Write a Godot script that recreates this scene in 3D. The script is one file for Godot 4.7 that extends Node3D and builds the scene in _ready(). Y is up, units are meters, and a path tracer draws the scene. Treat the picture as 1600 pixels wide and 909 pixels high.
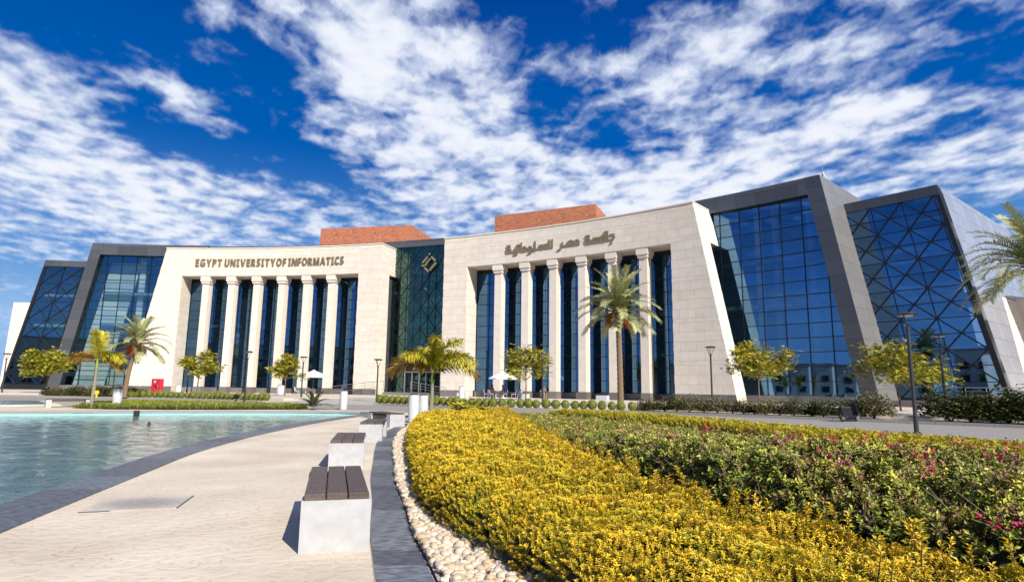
extends Node3D

# ---------- plan of the place: the building follows a circle arc round (CX, CZ); s runs along its front, t out of it ----------
const CX := -43.403
const CZ := 14.068
const RAD := 91.248
const A0 := 0.35226
const TERRACE := 0.25
var M := {}
var rng := RandomNumberGenerator.new()

func P(s: float, t: float, y: float) -> Vector3:
	var a := A0 + s / RAD
	var r := RAD - t
	return Vector3(CX + r * sin(a), y, CZ - r * cos(a))

func along(s: float) -> Vector3:
	var a := A0 + s / RAD
	return Vector3(cos(a), 0, sin(a))

func outward(s: float) -> Vector3:
	var a := A0 + s / RAD
	return Vector3(-sin(a), 0, cos(a))

# ---------- mesh building ----------
class MB:
	var v := PackedVector3Array()
	var n := PackedVector3Array()
	var c := PackedColorArray()
	var col := Color.WHITE
	func tri3(a: Vector3, b: Vector3, d: Vector3, na: Vector3, nb: Vector3, nd: Vector3) -> void:
		if (b - a).cross(d - a).dot(na + nb + nd) > 0.0:
			v.append_array(PackedVector3Array([a, d, b])); n.append_array(PackedVector3Array([na, nd, nb]))
		else:
			v.append_array(PackedVector3Array([a, b, d])); n.append_array(PackedVector3Array([na, nb, nd]))
		c.append(col); c.append(col); c.append(col)
	func tri(a: Vector3, b: Vector3, d: Vector3, to: Vector3) -> void:
		var g := (b - a).cross(d - a).normalized()
		if g.dot(to) < 0.0: g = -g
		tri3(a, b, d, g, g, g)
	func quad(a: Vector3, b: Vector3, d: Vector3, e: Vector3, to: Vector3) -> void:
		tri(a, b, d, to); tri(a, d, e, to)
	func hexa(b: Array, t: Array) -> void:      # four corners below, four above, same order
		var m := Vector3.ZERO
		for p in b: m += p / 8.0
		for p in t: m += p / 8.0
		quad(b[0], b[1], b[2], b[3], (b[0] + b[2]) / 2.0 - m)
		quad(t[0], t[1], t[2], t[3], (t[0] + t[2]) / 2.0 - m)
		for i in 4:
			var j := (i + 1) % 4
			quad(b[i], b[j], t[j], t[i], (b[i] + t[j]) / 2.0 - m)
	func box(lo: Vector3, hi: Vector3) -> void:
		hexa([Vector3(lo.x, lo.y, lo.z), Vector3(hi.x, lo.y, lo.z), Vector3(hi.x, lo.y, hi.z), Vector3(lo.x, lo.y, hi.z)], [Vector3(lo.x, hi.y, lo.z), Vector3(hi.x, hi.y, lo.z), Vector3(hi.x, hi.y, hi.z), Vector3(lo.x, hi.y, hi.z)])
	func bbox(lo: Vector3, hi: Vector3, r: float) -> void:   # a box with chamfered upright and top edges
		var p := func(y: float, k: float) -> Array:
			var o := []
			for q in [[lo.x + k, lo.z], [hi.x - k, lo.z], [hi.x, lo.z + k], [hi.x, hi.z - k], [hi.x - k, hi.z], [lo.x + k, hi.z], [lo.x, hi.z - k], [lo.x, lo.z + k]]: o.append(Vector3(q[0], y, q[1]))
			return o
		var a: Array = p.call(lo.y, r)
		var b: Array = p.call(hi.y - r, r)
		var d := []
		for q in b: d.append(Vector3(clampf(q.x, lo.x + r, hi.x - r), hi.y, clampf(q.z, lo.z + r, hi.z - r)))
		var m := (lo + hi) / 2.0
		for i in 8:
			var j := (i + 1) % 8
			quad(a[i], a[j], b[j], b[i], (a[i] + b[j]) / 2.0 - m)
			quad(b[i], b[j], d[j], d[i], (b[i] + d[j]) / 2.0 - m)
			tri(d[i], d[j], Vector3(m.x, hi.y, m.z), Vector3.UP)
			tri(a[i], a[j], Vector3(m.x, lo.y, m.z), Vector3.DOWN)
	func bar(p: Vector3, q: Vector3, w: float, d: float, nrm: Vector3) -> void:
		var ax := (q - p).normalized()
		var sd := ax.cross(nrm).normalized() * w / 2.0
		var nn := sd.cross(ax).normalized() * d / 2.0
		hexa([p - sd - nn, p + sd - nn, p + sd + nn, p - sd + nn], [q - sd - nn, q + sd - nn, q + sd + nn, q - sd + nn])
	func prism(poly: PackedVector3Array, back: Vector3) -> void:   # a convex flat outline and the vector to its back face
		var m := Vector3.ZERO
		for p in poly: m += p / poly.size()
		m += back / 2.0
		for i in range(1, poly.size() - 1):
			tri(poly[0], poly[i], poly[i + 1], -back)
			tri(poly[0] + back, poly[i] + back, poly[i + 1] + back, back)
		for i in poly.size():
			var j := (i + 1) % poly.size()
			quad(poly[i], poly[j], poly[j] + back, poly[i] + back, (poly[i] + poly[j] + back) / 2.0 - m)
	func tube(pts: Array, rad: Array, k := 8, cap := true) -> void:
		var rings := []
		var up := Vector3(0.31, 0.2, 0.93)
		for i in pts.size():
			var d: Vector3 = (pts[mini(i + 1, pts.size() - 1)] - pts[maxi(i - 1, 0)]).normalized()
			var a := d.cross(up).normalized()
			if absf(d.dot(up)) > 0.97: a = d.cross(Vector3.RIGHT).normalized()
			var b := d.cross(a)
			var ring := []
			for j in k: ring.append(a * cos(TAU * j / k) + b * sin(TAU * j / k))
			rings.append(ring)
		for i in pts.size() - 1:
			for j in k:
				var l := (j + 1) % k
				var p0: Vector3 = pts[i] + rings[i][j] * rad[i]
				var p1: Vector3 = pts[i] + rings[i][l] * rad[i]
				var p2: Vector3 = pts[i + 1] + rings[i + 1][l] * rad[i + 1]
				var p3: Vector3 = pts[i + 1] + rings[i + 1][j] * rad[i + 1]
				tri3(p0, p1, p2, rings[i][j], rings[i][l], rings[i + 1][l])
				tri3(p0, p2, p3, rings[i][j], rings[i + 1][l], rings[i + 1][j])
		if cap:
			for e in [0, pts.size() - 1]:
				var d: Vector3 = (pts[0] - pts[1]) if e == 0 else (pts[e] - pts[e - 1])
				for j in k: tri(pts[e], pts[e] + rings[e][j] * rad[e], pts[e] + rings[e][(j + 1) % k] * rad[e], d)
	func lathe(at: Vector3, prof: Array, k := 16) -> void:   # prof: [radius, height] from below
		for i in prof.size() - 1:
			var r0: float = prof[i][0]
			var r1: float = prof[i + 1][0]
			var sl := Vector2(prof[i + 1][1] - prof[i][1], r0 - r1).normalized()
			for j in k:
				var a := TAU * j / k
				var b := TAU * (j + 1) / k
				var p0 := at + Vector3(cos(a) * r0, prof[i][1], sin(a) * r0)
				var p1 := at + Vector3(cos(b) * r0, prof[i][1], sin(b) * r0)
				var p2 := at + Vector3(cos(b) * r1, prof[i + 1][1], sin(b) * r1)
				var p3 := at + Vector3(cos(a) * r1, prof[i + 1][1], sin(a) * r1)
				var na := Vector3(cos(a) * sl.x, sl.y, sin(a) * sl.x)
				var nb := Vector3(cos(b) * sl.x, sl.y, sin(b) * sl.x)
				if r0 > 1e-4: tri3(p0, p1, p2, na, nb, nb)
				if r1 > 1e-4: tri3(p0, p2, p3, na, nb, na)
	func ball(m: Vector3, r: Vector3, lump := 0.0, seed_ := 0, k := 10) -> void:
		var f := FastNoiseLite.new()
		f.seed = seed_; f.frequency = 0.9
		var g := []
		for i in k + 1:
			var row := []
			for j in 2 * k + 1:
				var a := PI * i / k
				var b := TAU * (j % (2 * k)) / (2.0 * k)
				var d := Vector3(sin(a) * cos(b), cos(a), sin(a) * sin(b))
				row.append(d * (1.0 + lump * f.get_noise_3dv(d)))
			g.append(row)
		for i in k:
			for j in 2 * k:
				var q := [g[i][j], g[i][j + 1], g[i + 1][j + 1], g[i + 1][j]]
				var w := []
				var nn := []
				for x in q:
					w.append(m + x * r); nn.append((x / r).normalized())
				tri3(w[0], w[1], w[2], nn[0], nn[1], nn[2])
				tri3(w[0], w[2], w[3], nn[0], nn[2], nn[3])
	func done() -> ArrayMesh:
		var a := []
		a.resize(Mesh.ARRAY_MAX)
		a[Mesh.ARRAY_VERTEX] = v; a[Mesh.ARRAY_NORMAL] = n; a[Mesh.ARRAY_COLOR] = c
		var m := ArrayMesh.new()
		m.add_surface_from_arrays(Mesh.PRIMITIVE_TRIANGLES, a)
		return m

# ---------- scene tree helpers ----------
var taken := {}
func numbered(called: String) -> String:
	var k: int = taken.get(called, 0)
	taken[called] = k + 1
	return called if k == 0 else "%s_%03d" % [called, k]

func tag(o: Node, label := "", category := "", group := "", kind := "") -> Node:
	if label: o.set_meta("label", label)
	if category: o.set_meta("category", category)
	if group: o.set_meta("group", group)
	if kind: o.set_meta("kind", kind)
	return o

func thing(called: String, label: String, category: String, at := Vector3.ZERO, turn := 0.0, group := "") -> Node3D:
	var o := Node3D.new()
	o.name = numbered(called); add_child(o)
	o.position = at; o.rotation.y = turn
	tag(o, label, category, group)
	return o

func part(called: String, mesh: Mesh, mat: Material, parent: Node3D, at := Vector3.ZERO) -> MeshInstance3D:
	var o := MeshInstance3D.new()
	o.mesh = mesh; o.material_override = mat
	o.position = at
	if parent == self:
		o.name = numbered(called); add_child(o)
	else:
		var k := "n_" + called
		var c: int = parent.get_meta(k, 0)
		parent.set_meta(k, c + 1)
		o.name = called if c == 0 else "%s_%03d" % [called, c]
		parent.add_child(o, true)
	return o

func copy(o: Node3D, called: String, at: Vector3, turn: float, label: String, group := "", size := 1.0) -> Node3D:
	var r: Node3D = o.duplicate()
	r.name = numbered(called); add_child(r)
	r.position = at; r.rotation.y = turn; r.scale = Vector3.ONE * size
	r.set_meta("label", label)
	if group: r.set_meta("group", group)
	return r

func struct(called: String, mesh: Mesh, mat: Material) -> MeshInstance3D:
	var o := part(called, mesh, mat, self)
	o.set_meta("kind", "structure")
	return o

func scatter(called: String, mesh: Mesh, mat: Material, places: Array, tints: Array, parent: Node3D = self) -> MultiMeshInstance3D:
	var mm := MultiMesh.new()
	mm.transform_format = MultiMesh.TRANSFORM_3D
	mm.use_colors = tints.size() > 0
	mm.mesh = mesh
	mm.instance_count = places.size()
	for i in places.size():
		mm.set_instance_transform(i, places[i])
		if tints: mm.set_instance_color(i, tints[i])
	var o := MultiMeshInstance3D.new()
	o.multimesh = mm; o.material_override = mat
	o.name = numbered(called) if parent == self else called
	parent.add_child(o, true)
	o.set_meta("kind", "stuff")
	return o

# ---------- materials ----------
func lin(r: float, g: float, b: float) -> Color:
	return Color(r, g, b).linear_to_srgb()

func noise_tex(freq: float, lo: Color, hi: Color, seed_ := 1, octaves := 5, size := 512, kind := FastNoiseLite.TYPE_SIMPLEX_SMOOTH, normal := 0.0) -> NoiseTexture2D:
	var f := FastNoiseLite.new()
	f.noise_type = kind; f.frequency = freq; f.seed = seed_; f.fractal_octaves = octaves
	var t := NoiseTexture2D.new()
	t.width = size; t.height = size; t.seamless = true; t.noise = f
	if normal > 0.0:
		t.as_normal_map = true; t.bump_strength = normal
	else:
		var g := Gradient.new()
		g.set_color(0, lo); g.set_color(1, hi)
		t.color_ramp = g
	return t

func mat(called: String, c: Color, rough := 0.8, metal := 0.0, tex: Texture2D = null, size := 2.0, bump: Texture2D = null, deep := 0.0) -> StandardMaterial3D:
	var m := StandardMaterial3D.new()
	m.resource_name = called
	m.albedo_color = c; m.roughness = rough; m.metallic = metal
	if tex or bump:
		m.uv1_triplanar = true; m.uv1_world_triplanar = true
		m.uv1_scale = Vector3.ONE / size
	if tex: m.albedo_texture = tex
	if bump:
		m.heightmap_enabled = true; m.heightmap_texture = bump; m.heightmap_scale = deep
	M[called] = m
	return m

func leafmat(called: String, back := 0.36) -> StandardMaterial3D:
	var m := StandardMaterial3D.new()
	m.resource_name = called
	m.vertex_color_use_as_albedo = true
	m.roughness = 0.55
	m.backlight_enabled = true
	m.backlight = Color(back, back, back)
	M[called] = m
	return m

func materials() -> void:
	var g := func(a: float, b: float) -> Array: return [Color(a, a, a), Color(b, b, b)]
	var soft := noise_tex(0.012, Color(0.93, 0.925, 0.92), Color(1, 1, 1), 3)
	var grain := noise_tex(0.05, Color(0.8, 0.8, 0.8), Color(1, 1, 1), 5, 6)
	var rough := noise_tex(0.03, Color.BLACK, Color.WHITE, 7, 6)
	var tones := [[0.80, 0.745, 0.665], [0.815, 0.76, 0.68], [0.775, 0.715, 0.635], [0.805, 0.755, 0.68], [0.79, 0.725, 0.635]]
	var streak := noise_tex(0.02, Color(0.94, 0.93, 0.915), Color(1, 1, 1), 13, 6)
	for i in tones.size():
		var sm := mat("stone%d" % i, lin(tones[i][0], tones[i][1], tones[i][2]), 0.75, 0.0, streak, 2.3)
		sm.uv1_scale = Vector3(0.55, 0.09, 0.55)
		sm.uv1_offset = Vector3(0.21 * i, 0.17 * i, 0.13 * i)
		sm.detail_enabled = true
		sm.detail_uv_layer = BaseMaterial3D.DETAIL_UV_2
		sm.detail_blend_mode = BaseMaterial3D.BLEND_MODE_MUL
		sm.detail_albedo = soft
		sm.uv2_triplanar = true; sm.uv2_world_triplanar = true; sm.uv2_scale = Vector3.ONE * 0.16
	mat("joint", lin(0.58, 0.52, 0.44), 0.9)
	for i in 3: mat("granite%d" % i, lin(0.17 + 0.03 * i, 0.15 + 0.028 * i, 0.145 + 0.028 * i), 0.45, 0.0, grain, 0.7)
	for i in 3: mat("clad%d" % i, lin(0.085 + 0.012 * i, 0.09 + 0.012 * i, 0.102 + 0.013 * i), 0.32, 0.25, soft, 3.0)
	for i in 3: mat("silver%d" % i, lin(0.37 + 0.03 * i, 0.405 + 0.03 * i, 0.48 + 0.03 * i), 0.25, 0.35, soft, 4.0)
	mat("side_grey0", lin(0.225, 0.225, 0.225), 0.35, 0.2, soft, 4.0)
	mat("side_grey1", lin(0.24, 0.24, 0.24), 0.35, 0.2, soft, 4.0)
	mat("bar", lin(0.012, 0.016, 0.022), 0.4, 0.3)
	mat("black", lin(0.008, 0.009, 0.011), 0.5)
	var white1 := Image.create(4, 4, false, Image.FORMAT_RGB8)
	white1.fill(Color.WHITE)
	var one := ImageTexture.create_from_image(white1)
	var glass := [["glass0", 0.13, 0.27, 0.46, 0.68], ["glass1", 0.12, 0.26, 0.45, 0.60], ["glass2", 0.13, 0.28, 0.49, 0.72], ["bay0", 0.09, 0.19, 0.34, 0.80], ["bay1", 0.085, 0.18, 0.30, 0.74], ["teal0", 0.15, 0.33, 0.44, 0.46], ["teal1", 0.14, 0.30, 0.44, 0.54], ["green0", 0.085, 0.165, 0.14, 0.72], ["green1", 0.10, 0.19, 0.17, 0.78]]
	for q in glass:
		var m := mat(q[0], lin(q[1], q[2], q[3]), 0.015, 1.0)
		m.transparency = BaseMaterial3D.TRANSPARENCY_ALPHA
		m.albedo_color.a = q[4]
		m.albedo_texture = one
	mat("inside", lin(0.36, 0.62, 0.64), 0.8)
	mat("inside_light", lin(0.55, 0.80, 0.80), 0.8)
	mat("inside_dark", lin(0.05, 0.10, 0.11), 0.8)
	mat("inside_floor", lin(0.20, 0.36, 0.38), 0.5)
	mat("gold", lin(0.55, 0.44, 0.22), 0.3, 0.8)
	mat("letters", lin(0.27, 0.21, 0.115), 0.42, 0.35)
	mat("roof", lin(0.3, 0.29, 0.28), 0.9)
	# perforated terracotta: small dark slots in a red screen
	var im := Image.create(512, 512, false, Image.FORMAT_RGB8)
	im.fill(Color(0.69, 0.44, 0.33))
	var r2 := RandomNumberGenerator.new()
	r2.seed = 12
	for j in 32:
		for i in 16:
			var k := r2.randf_range(0.9, 1.06)
			im.fill_rect(Rect2i(i * 32, j * 16, 32, 16), Color(0.69 * k, 0.44 * k, 0.325 * k))
			if r2.randf() < 0.3:
				var w := r2.randi_range(5, 18)
				im.fill_rect(Rect2i(i * 32 + r2.randi_range(0, 12), j * 16 + r2.randi_range(0, 6), w, r2.randi_range(5, 10)), Color(0.42, 0.19, 0.13))
	mat("terracotta", Color(1, 1, 1), 0.85, 0.0, ImageTexture.create_from_image(im), 6.0)
	# grounds
	mat("sand", lin(0.42, 0.35, 0.27), 0.95, 0.0, soft, 9.0)
	var wf := FastNoiseLite.new()
	wf.noise_type = FastNoiseLite.TYPE_SIMPLEX; wf.frequency = 0.011; wf.seed = 21; wf.fractal_type = FastNoiseLite.FRACTAL_RIDGED; wf.fractal_octaves = 4
	wf.domain_warp_enabled = true; wf.domain_warp_amplitude = 22.0; wf.domain_warp_frequency = 0.02
	var wt := NoiseTexture2D.new()
	wt.width = 1024; wt.height = 1024; wt.seamless = true; wt.noise = wf
	var wg := Gradient.new()
	wg.offsets = PackedFloat32Array([0.0, 0.5, 0.8, 0.93, 1.0])
	wg.colors = PackedColorArray([Color(0.93, 0.92, 0.90), Color(1, 1, 1), Color(0.98, 0.965, 0.94), Color(0.83, 0.78, 0.70), Color(0.74, 0.68, 0.6)])
	wt.color_ramp = wg
	var wh := NoiseTexture2D.new()
	wh.width = 1024; wh.height = 1024; wh.seamless = true; wh.noise = wf
	var w := mat("walk", lin(0.72, 0.66, 0.55), 0.8, 0.0, wt, 2.6, wh, -0.8)
	w.uv1_scale = Vector3(0.24, 0.4, 0.31)
	w.detail_enabled = true
	w.detail_uv_layer = BaseMaterial3D.DETAIL_UV_2
	w.detail_blend_mode = BaseMaterial3D.BLEND_MODE_MUL
	w.detail_albedo = noise_tex(0.006, Color(0.88, 0.86, 0.84), Color(1, 1, 1), 31, 5)
	w.uv2_triplanar = true; w.uv2_world_triplanar = true; w.uv2_scale = Vector3.ONE / 7.0
	var asph := noise_tex(0.2, Color(0.75, 0.75, 0.75), Color(1, 1, 1), 15, 4)
	mat("asphalt", lin(0.36, 0.345, 0.325), 0.9, 0.0, asph, 3.0)
	mat("plaza", lin(0.42, 0.395, 0.365), 0.85, 0.0, soft, 5.0)
	mat("terrace", lin(0.60, 0.54, 0.46), 0.85, 0.0, soft, 4.0)
	mat("kerb", lin(0.36, 0.34, 0.31), 0.85, 0.0, grain, 1.5)
	mat("soil", lin(0.10, 0.075, 0.05), 1.0, 0.0, grain, 0.8)
	mat("mortar", lin(0.40, 0.38, 0.36), 0.95)
	mat("gravel", lin(0.62, 0.56, 0.48), 0.95, 0.0, noise_tex(0.15, Color(0.6, 0.6, 0.6), Color(1, 1, 1), 17, 3), 2.0)
	mat("paint", lin(0.6, 0.6, 0.58), 0.7)
	# slate: dark with pale streaks
	var st := noise_tex(0.02, Color(0.42, 0.44, 0.48), Color(1, 1, 1), 41, 6)
	for i in 4:
		var k: float = [0.6, 1.05, 1.5, 0.82][i]
		var sl := mat("slate%d" % i, lin(0.20 * k, 0.215 * k, 0.24 * k), 0.42, 0.0, st, 1.0, rough, 0.5)
		sl.uv1_scale = Vector3(0.6, 1, 2.6)
		sl.uv1_offset = Vector3(0.37 * i, 0, 0.21 * i)
	mat("coping", lin(0.25, 0.25, 0.285), 0.4, 0.0, st, 1.2, rough, 0.4)
	var hg := GradientTexture2D.new()
	hg.width = 256; hg.height = 256
	hg.fill = GradientTexture2D.FILL_RADIAL; hg.fill_from = Vector2(0.5, 0.5); hg.fill_to = Vector2(0.5, 0.08)
	hg.gradient = Gradient.new()
	hg.gradient.offsets = PackedFloat32Array([0.0, 0.45, 0.8, 1.0])
	hg.gradient.colors = PackedColorArray([Color(0.76, 0.78, 0.83), Color(0.82, 0.83, 0.86), Color(0.97, 0.965, 0.96), Color(1, 1, 1)])
	var hm := mat("hatch", lin(0.66, 0.60, 0.505), 0.75, 0.0, hg, 1.0)
	hm.uv1_scale = Vector3(1.0 / 1.5, 1.0, 1.0 / 1.15)
	hm.uv1_offset = Vector3(0.5 + 4.13 / 1.5, 0, 0.5 + 7.2 / 1.15)
	hm.detail_enabled = true
	hm.detail_uv_layer = BaseMaterial3D.DETAIL_UV_2
	hm.detail_blend_mode = BaseMaterial3D.BLEND_MODE_MUL
	hm.detail_albedo = noise_tex(0.03, Color(0.8, 0.8, 0.82), Color(1, 1, 1), 44, 5)
	hm.uv2_triplanar = true; hm.uv2_world_triplanar = true; hm.uv2_scale = Vector3(0.6, 1, 1.6)
	for i in 4: mat("pebble%d" % i, lin(0.66 - 0.05 * i, 0.585 - 0.06 * i, 0.48 - 0.07 * i), 0.7, 0.0, soft, 0.25)
	mat("bench_white", lin(0.47, 0.485, 0.51), 0.5, 0.0, noise_tex(0.014, Color(0.90, 0.895, 0.885), Color(1, 1, 1), 51, 6), 1.1)
	mat("white", lin(0.56, 0.575, 0.60), 0.45)
	mat("canvas", lin(0.70, 0.73, 0.78), 0.9)
	var wood := noise_tex(0.02, Color(0.5, 0.47, 0.45), Color(1, 1, 1), 61, 6)
	for i in 3:
		var k := 1.0 + 0.13 * (i - 1)
		var wd := mat("wood%d" % i, lin(0.175 * k, 0.138 * k, 0.122 * k), 0.62, 0.0, wood, 1.0, rough, 0.12)
		wd.uv1_scale = Vector3(9, 3, 0.7)
		wd.uv1_offset = Vector3(0.3 * i, 0, 0.45 * i)
	mat("pool_floor", lin(0.085, 0.22, 0.225), 0.4, 0.0, noise_tex(0.02, Color(0.7, 0.75, 0.8), Color(1, 1, 1), 72), 3.0)
	mat("pool_tile", lin(0.36, 0.62, 0.62), 0.4, 0.0, noise_tex(0.02, Color(0.85, 0.9, 0.92), Color(1, 1, 1), 71), 2.0)
	var wn := noise_tex(0.02, Color.BLACK, Color.WHITE, 77, 4, 512, FastNoiseLite.TYPE_SIMPLEX_SMOOTH, 6.0)
	var wa := mat("water", lin(0.03, 0.15, 0.16), 0.03)
	wa.transparency = BaseMaterial3D.TRANSPARENCY_ALPHA
	wa.albedo_color.a = 0.22
	wa.normal_enabled = true; wa.normal_texture = wn; wa.normal_scale = 0.8
	wa.uv1_triplanar = true; wa.uv1_world_triplanar = true; wa.uv1_scale = Vector3(0.35, 0.5, 0.9)
	mat("steel", lin(0.45, 0.46, 0.48), 0.3, 0.8)
	mat("lamp_metal", lin(0.05, 0.055, 0.06), 0.4, 0.4)
	mat("lamp_glass", lin(0.65, 0.6, 0.48), 0.3)
	mat("red", lin(0.55, 0.02, 0.05), 0.4)
	mat("yellow", lin(0.75, 0.5, 0.02), 0.5)
	mat("bark", lin(0.22, 0.15, 0.095), 0.95, 0.0, grain, 0.5, rough, 2.0)
	mat("palm_bark", lin(0.30, 0.205, 0.125), 0.95, 0.0, grain, 0.4, rough, 2.5)
	mat("smooth_bark", lin(0.30, 0.27, 0.2), 0.85, 0.0, grain, 0.5)
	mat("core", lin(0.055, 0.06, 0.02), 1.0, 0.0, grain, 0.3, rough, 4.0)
	mat("person", Color.WHITE, 0.8).vertex_color_use_as_albedo = true
	mat("rubber", lin(0.02, 0.02, 0.02), 0.7)
	leafmat("leaf")
	leafmat("palm_leaf", 0.25)
	var fl := leafmat("petal", 0.4)
	fl.roughness = 0.7

# ---------- sky: blue air and streaked altocumulus, worked out per direction ----------
const BLOBS := [[-36.0, 27.8, 10.4, 3.8, -1, -1.49], [-23.3, 25.5, 3.9, 6.7, -31, -1.22], [-30.7, 19.6, 6.6, 1.8, -9, -1.49], [-15.2, 24.6, 4.5, 1.3, -1, -0.68], [-19.5, 19.5, 5.5, 1.8, -11, -1.35], [2.3, 33.5, 5.4, 1.9, -1, -1.35], [4.2, 26.7, 5.7, 2.4, -16, -0.81], [38.9, 24.3, 4.8, 2.6, 4, -1.35], [29.5, 30.4, 2.4, 1.9, -1, -0.41], [35.2, 20.1, 4.7, 0.6, 11, -0.81], [-38.2, 7.3, 4.7, 2.1, -1, -0.68], [39.5, 13.4, 2.7, 0.9, -1, -0.94], [8.6, 23.2, 3.5, 1.2, -11, -0.54], [-39.9, 22.2, 5.1, 2.8, -11, 1.0], [-29.3, 22.6, 6.8, 1.4, -26, 1.0], [-37.9, 16.0, 6.1, 2.9, -26, 0.9], [-25.7, 15.9, 13.6, 2.5, -15, 1.1], [-15.5, 29.6, 11.9, 4.4, -6, 1.1], [-6.5, 21.7, 13.7, 5.1, -9, 0.9], [6.1, 17.6, 15.5, 3.6, -1, 0.7], [19.6, 29.4, 9.3, 3.7, 4, 0.7], [12.4, 27.3, 5.2, 2.9, -11, 0.4], [33.7, 22.7, 10.2, 1.2, 13, 0.9], [26.2, 19.9, 19.0, 2.3, 11, 0.6], [37.5, 17.7, 6.9, 1.3, 11, 0.7], [-31.6, 12.7, 11.9, 1.8, -9, 0.6], [37.6, 27.6, 5.4, 1.5, -1, 0.3]]
const SKY_W := 3072
var sky_rows := {}

func sky_band(y0: int, y1: int) -> PackedFloat32Array:
	var o := PackedFloat32Array()
	o.resize((y1 - y0) * SKY_W * 3)
	var big := FastNoiseLite.new()
	big.seed = 5; big.frequency = 0.55; big.fractal_octaves = 4
	big.domain_warp_enabled = true; big.domain_warp_amplitude = 0.5; big.domain_warp_frequency = 0.5
	var fine := FastNoiseLite.new()
	fine.seed = 9; fine.frequency = 4.6; fine.fractal_octaves = 5; fine.fractal_gain = 0.62
	fine.domain_warp_enabled = true; fine.domain_warp_amplitude = 0.12; fine.domain_warp_frequency = 2.0
	var h := SKY_W / 2
	var bl := []
	for b in BLOBS: bl.append([b[0], b[1], cos(deg_to_rad(b[4])), sin(deg_to_rad(b[4])), 1.0 / b[2], 1.0 / b[3], b[5]])
	var sa := deg_to_rad(-10.0)
	var i := 0
	for y in range(y0, y1):
		var th := PI * (y + 0.5) / h
		var el := 90.0 - rad_to_deg(th)
		var sy := cos(th)
		var sh := sin(th)
		var air := Vector3(0.20, 0.36, 0.58)
		for st in [[0.0, 5.0, Vector3(0.21, 0.365, 0.60)], [4.0, 11.0, Vector3(0.075, 0.215, 0.485)], [9.0, 22.0, Vector3(0.0, 0.078, 0.32)], [20.0, 40.0, Vector3(0.0, 0.034, 0.205)], [40.0, 90.0, Vector3(0.0, 0.028, 0.17)]]:
			air = air.lerp(st[2], smoothstep(st[0], st[1], el))
		var fade := smoothstep(1.0, 9.0, el)
		for x in SKY_W:
			var az := TAU * (x + 0.5) / SKY_W
			if az > PI: az -= TAU
			var d := Vector3(sin(az) * sh, sy, -cos(az) * sh)
			var k := 1.0 / maxf(d.y, 0.05)
			var px := d.x * k
			var pz := -d.z * k
			var along_ := px * sin(sa) + pz * cos(sa)
			var across := px * cos(sa) - pz * sin(sa)
			var c := 0.09
			var a := rad_to_deg(az)
			if absf(a) < 62.0 and el < 48.0:
				for b in bl:
					var dx: float = a - b[0]
					var dy: float = el - b[1]
					var u: float = (dx * b[2] + dy * b[3]) * b[4]
					var w: float = (dy * b[2] - dx * b[3]) * b[5]
					var r2 := u * u + w * w
					if r2 < 5.0: c += b[6] * exp(-r2)
			c -= 0.5 * smoothstep(55.0, 100.0, absf(a))
			c = clampf(c, -1.0, 0.9)
			var n1 := big.get_noise_2d(along_ * 0.55, across)
			var n2 := fine.get_noise_2d(along_ * 0.78, across)
			var dens := c * 0.72 + n1 * 0.62 + n2 * 1.05
			var cov := smoothstep(-0.28, 0.88, dens)
			var thick := smoothstep(0.25, 1.25, dens)
			cov *= lerpf(0.25, 1.0, fade)
			var tone := Vector3(0.50, 0.56, 0.69).lerp(Vector3(0.675, 0.69, 0.725), thick)
			var r := air.lerp(tone, cov * 0.94)
			o[i] = r.x; o[i + 1] = r.y; o[i + 2] = r.z
			i += 3
	return o

func make_sky() -> Sky:
	var h := SKY_W / 2
	var half := h / 2
	var ths := []
	for k in 4:
		var t := Thread.new()
		t.start(sky_band.bind(half * k / 4, half * (k + 1) / 4))
		ths.append(t)
	var all := PackedFloat32Array()
	for t in ths: all.append_array(t.wait_to_finish())
	var low := PackedFloat32Array()
	low.resize(half * SKY_W * 3)
	for i in half * SKY_W:
		low[i * 3] = 0.36; low[i * 3 + 1] = 0.32; low[i * 3 + 2] = 0.27
	all.append_array(low)
	var im := Image.create_from_data(SKY_W, h, false, Image.FORMAT_RGBF, all.to_byte_array())
	var m := PanoramaSkyMaterial.new()
	m.panorama = ImageTexture.create_from_image(im)
	var s := Sky.new()
	s.sky_material = m
	return s

func _ready() -> void:
	rng.seed = 4
	# ---- camera, sky, sun, exposure ----
	var cam := Camera3D.new()
	cam.name = "camera"
	var pit := deg_to_rad(8.969)
	var rol := deg_to_rad(0.736)
	var r0 := Vector3.RIGHT
	var u0 := Vector3(0, cos(pit), sin(pit))
	cam.transform = Transform3D(Basis(r0 * cos(rol) + u0 * sin(rol), u0 * cos(rol) - r0 * sin(rol), -Vector3(0, sin(pit), -cos(pit))), Vector3(0, 1.35, 0))
	cam.fov = 50.93
	cam.near = 0.1; cam.far = 2000.0
	add_child(cam)
	cam.current = true
	var env := Environment.new()
	env.background_mode = Environment.BG_SKY
	env.sky = make_sky()
	env.tonemap_mode = Environment.TONE_MAPPER_LINEAR
	env.tonemap_exposure = 1.4
	env.sdfgi_enabled = true; env.ssao_enabled = true; env.ssil_enabled = true
	var we := WorldEnvironment.new()
	we.name = "world"; we.environment = env
	add_child(we)
	var sun := DirectionalLight3D.new()
	sun.name = "sun"
	sun.light_energy = 1.6
	sun.light_color = Color(1.0, 0.965, 0.91)
	sun.light_angular_distance = 0.5
	sun.shadow_enabled = true
	sun.basis = Basis.looking_at(-Vector3(0.438, 0.588, 0.680))
	add_child(sun)
	materials()
	grounds()
	university()
	gardens()
	trees()
	furniture()
	across()
	people()

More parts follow.
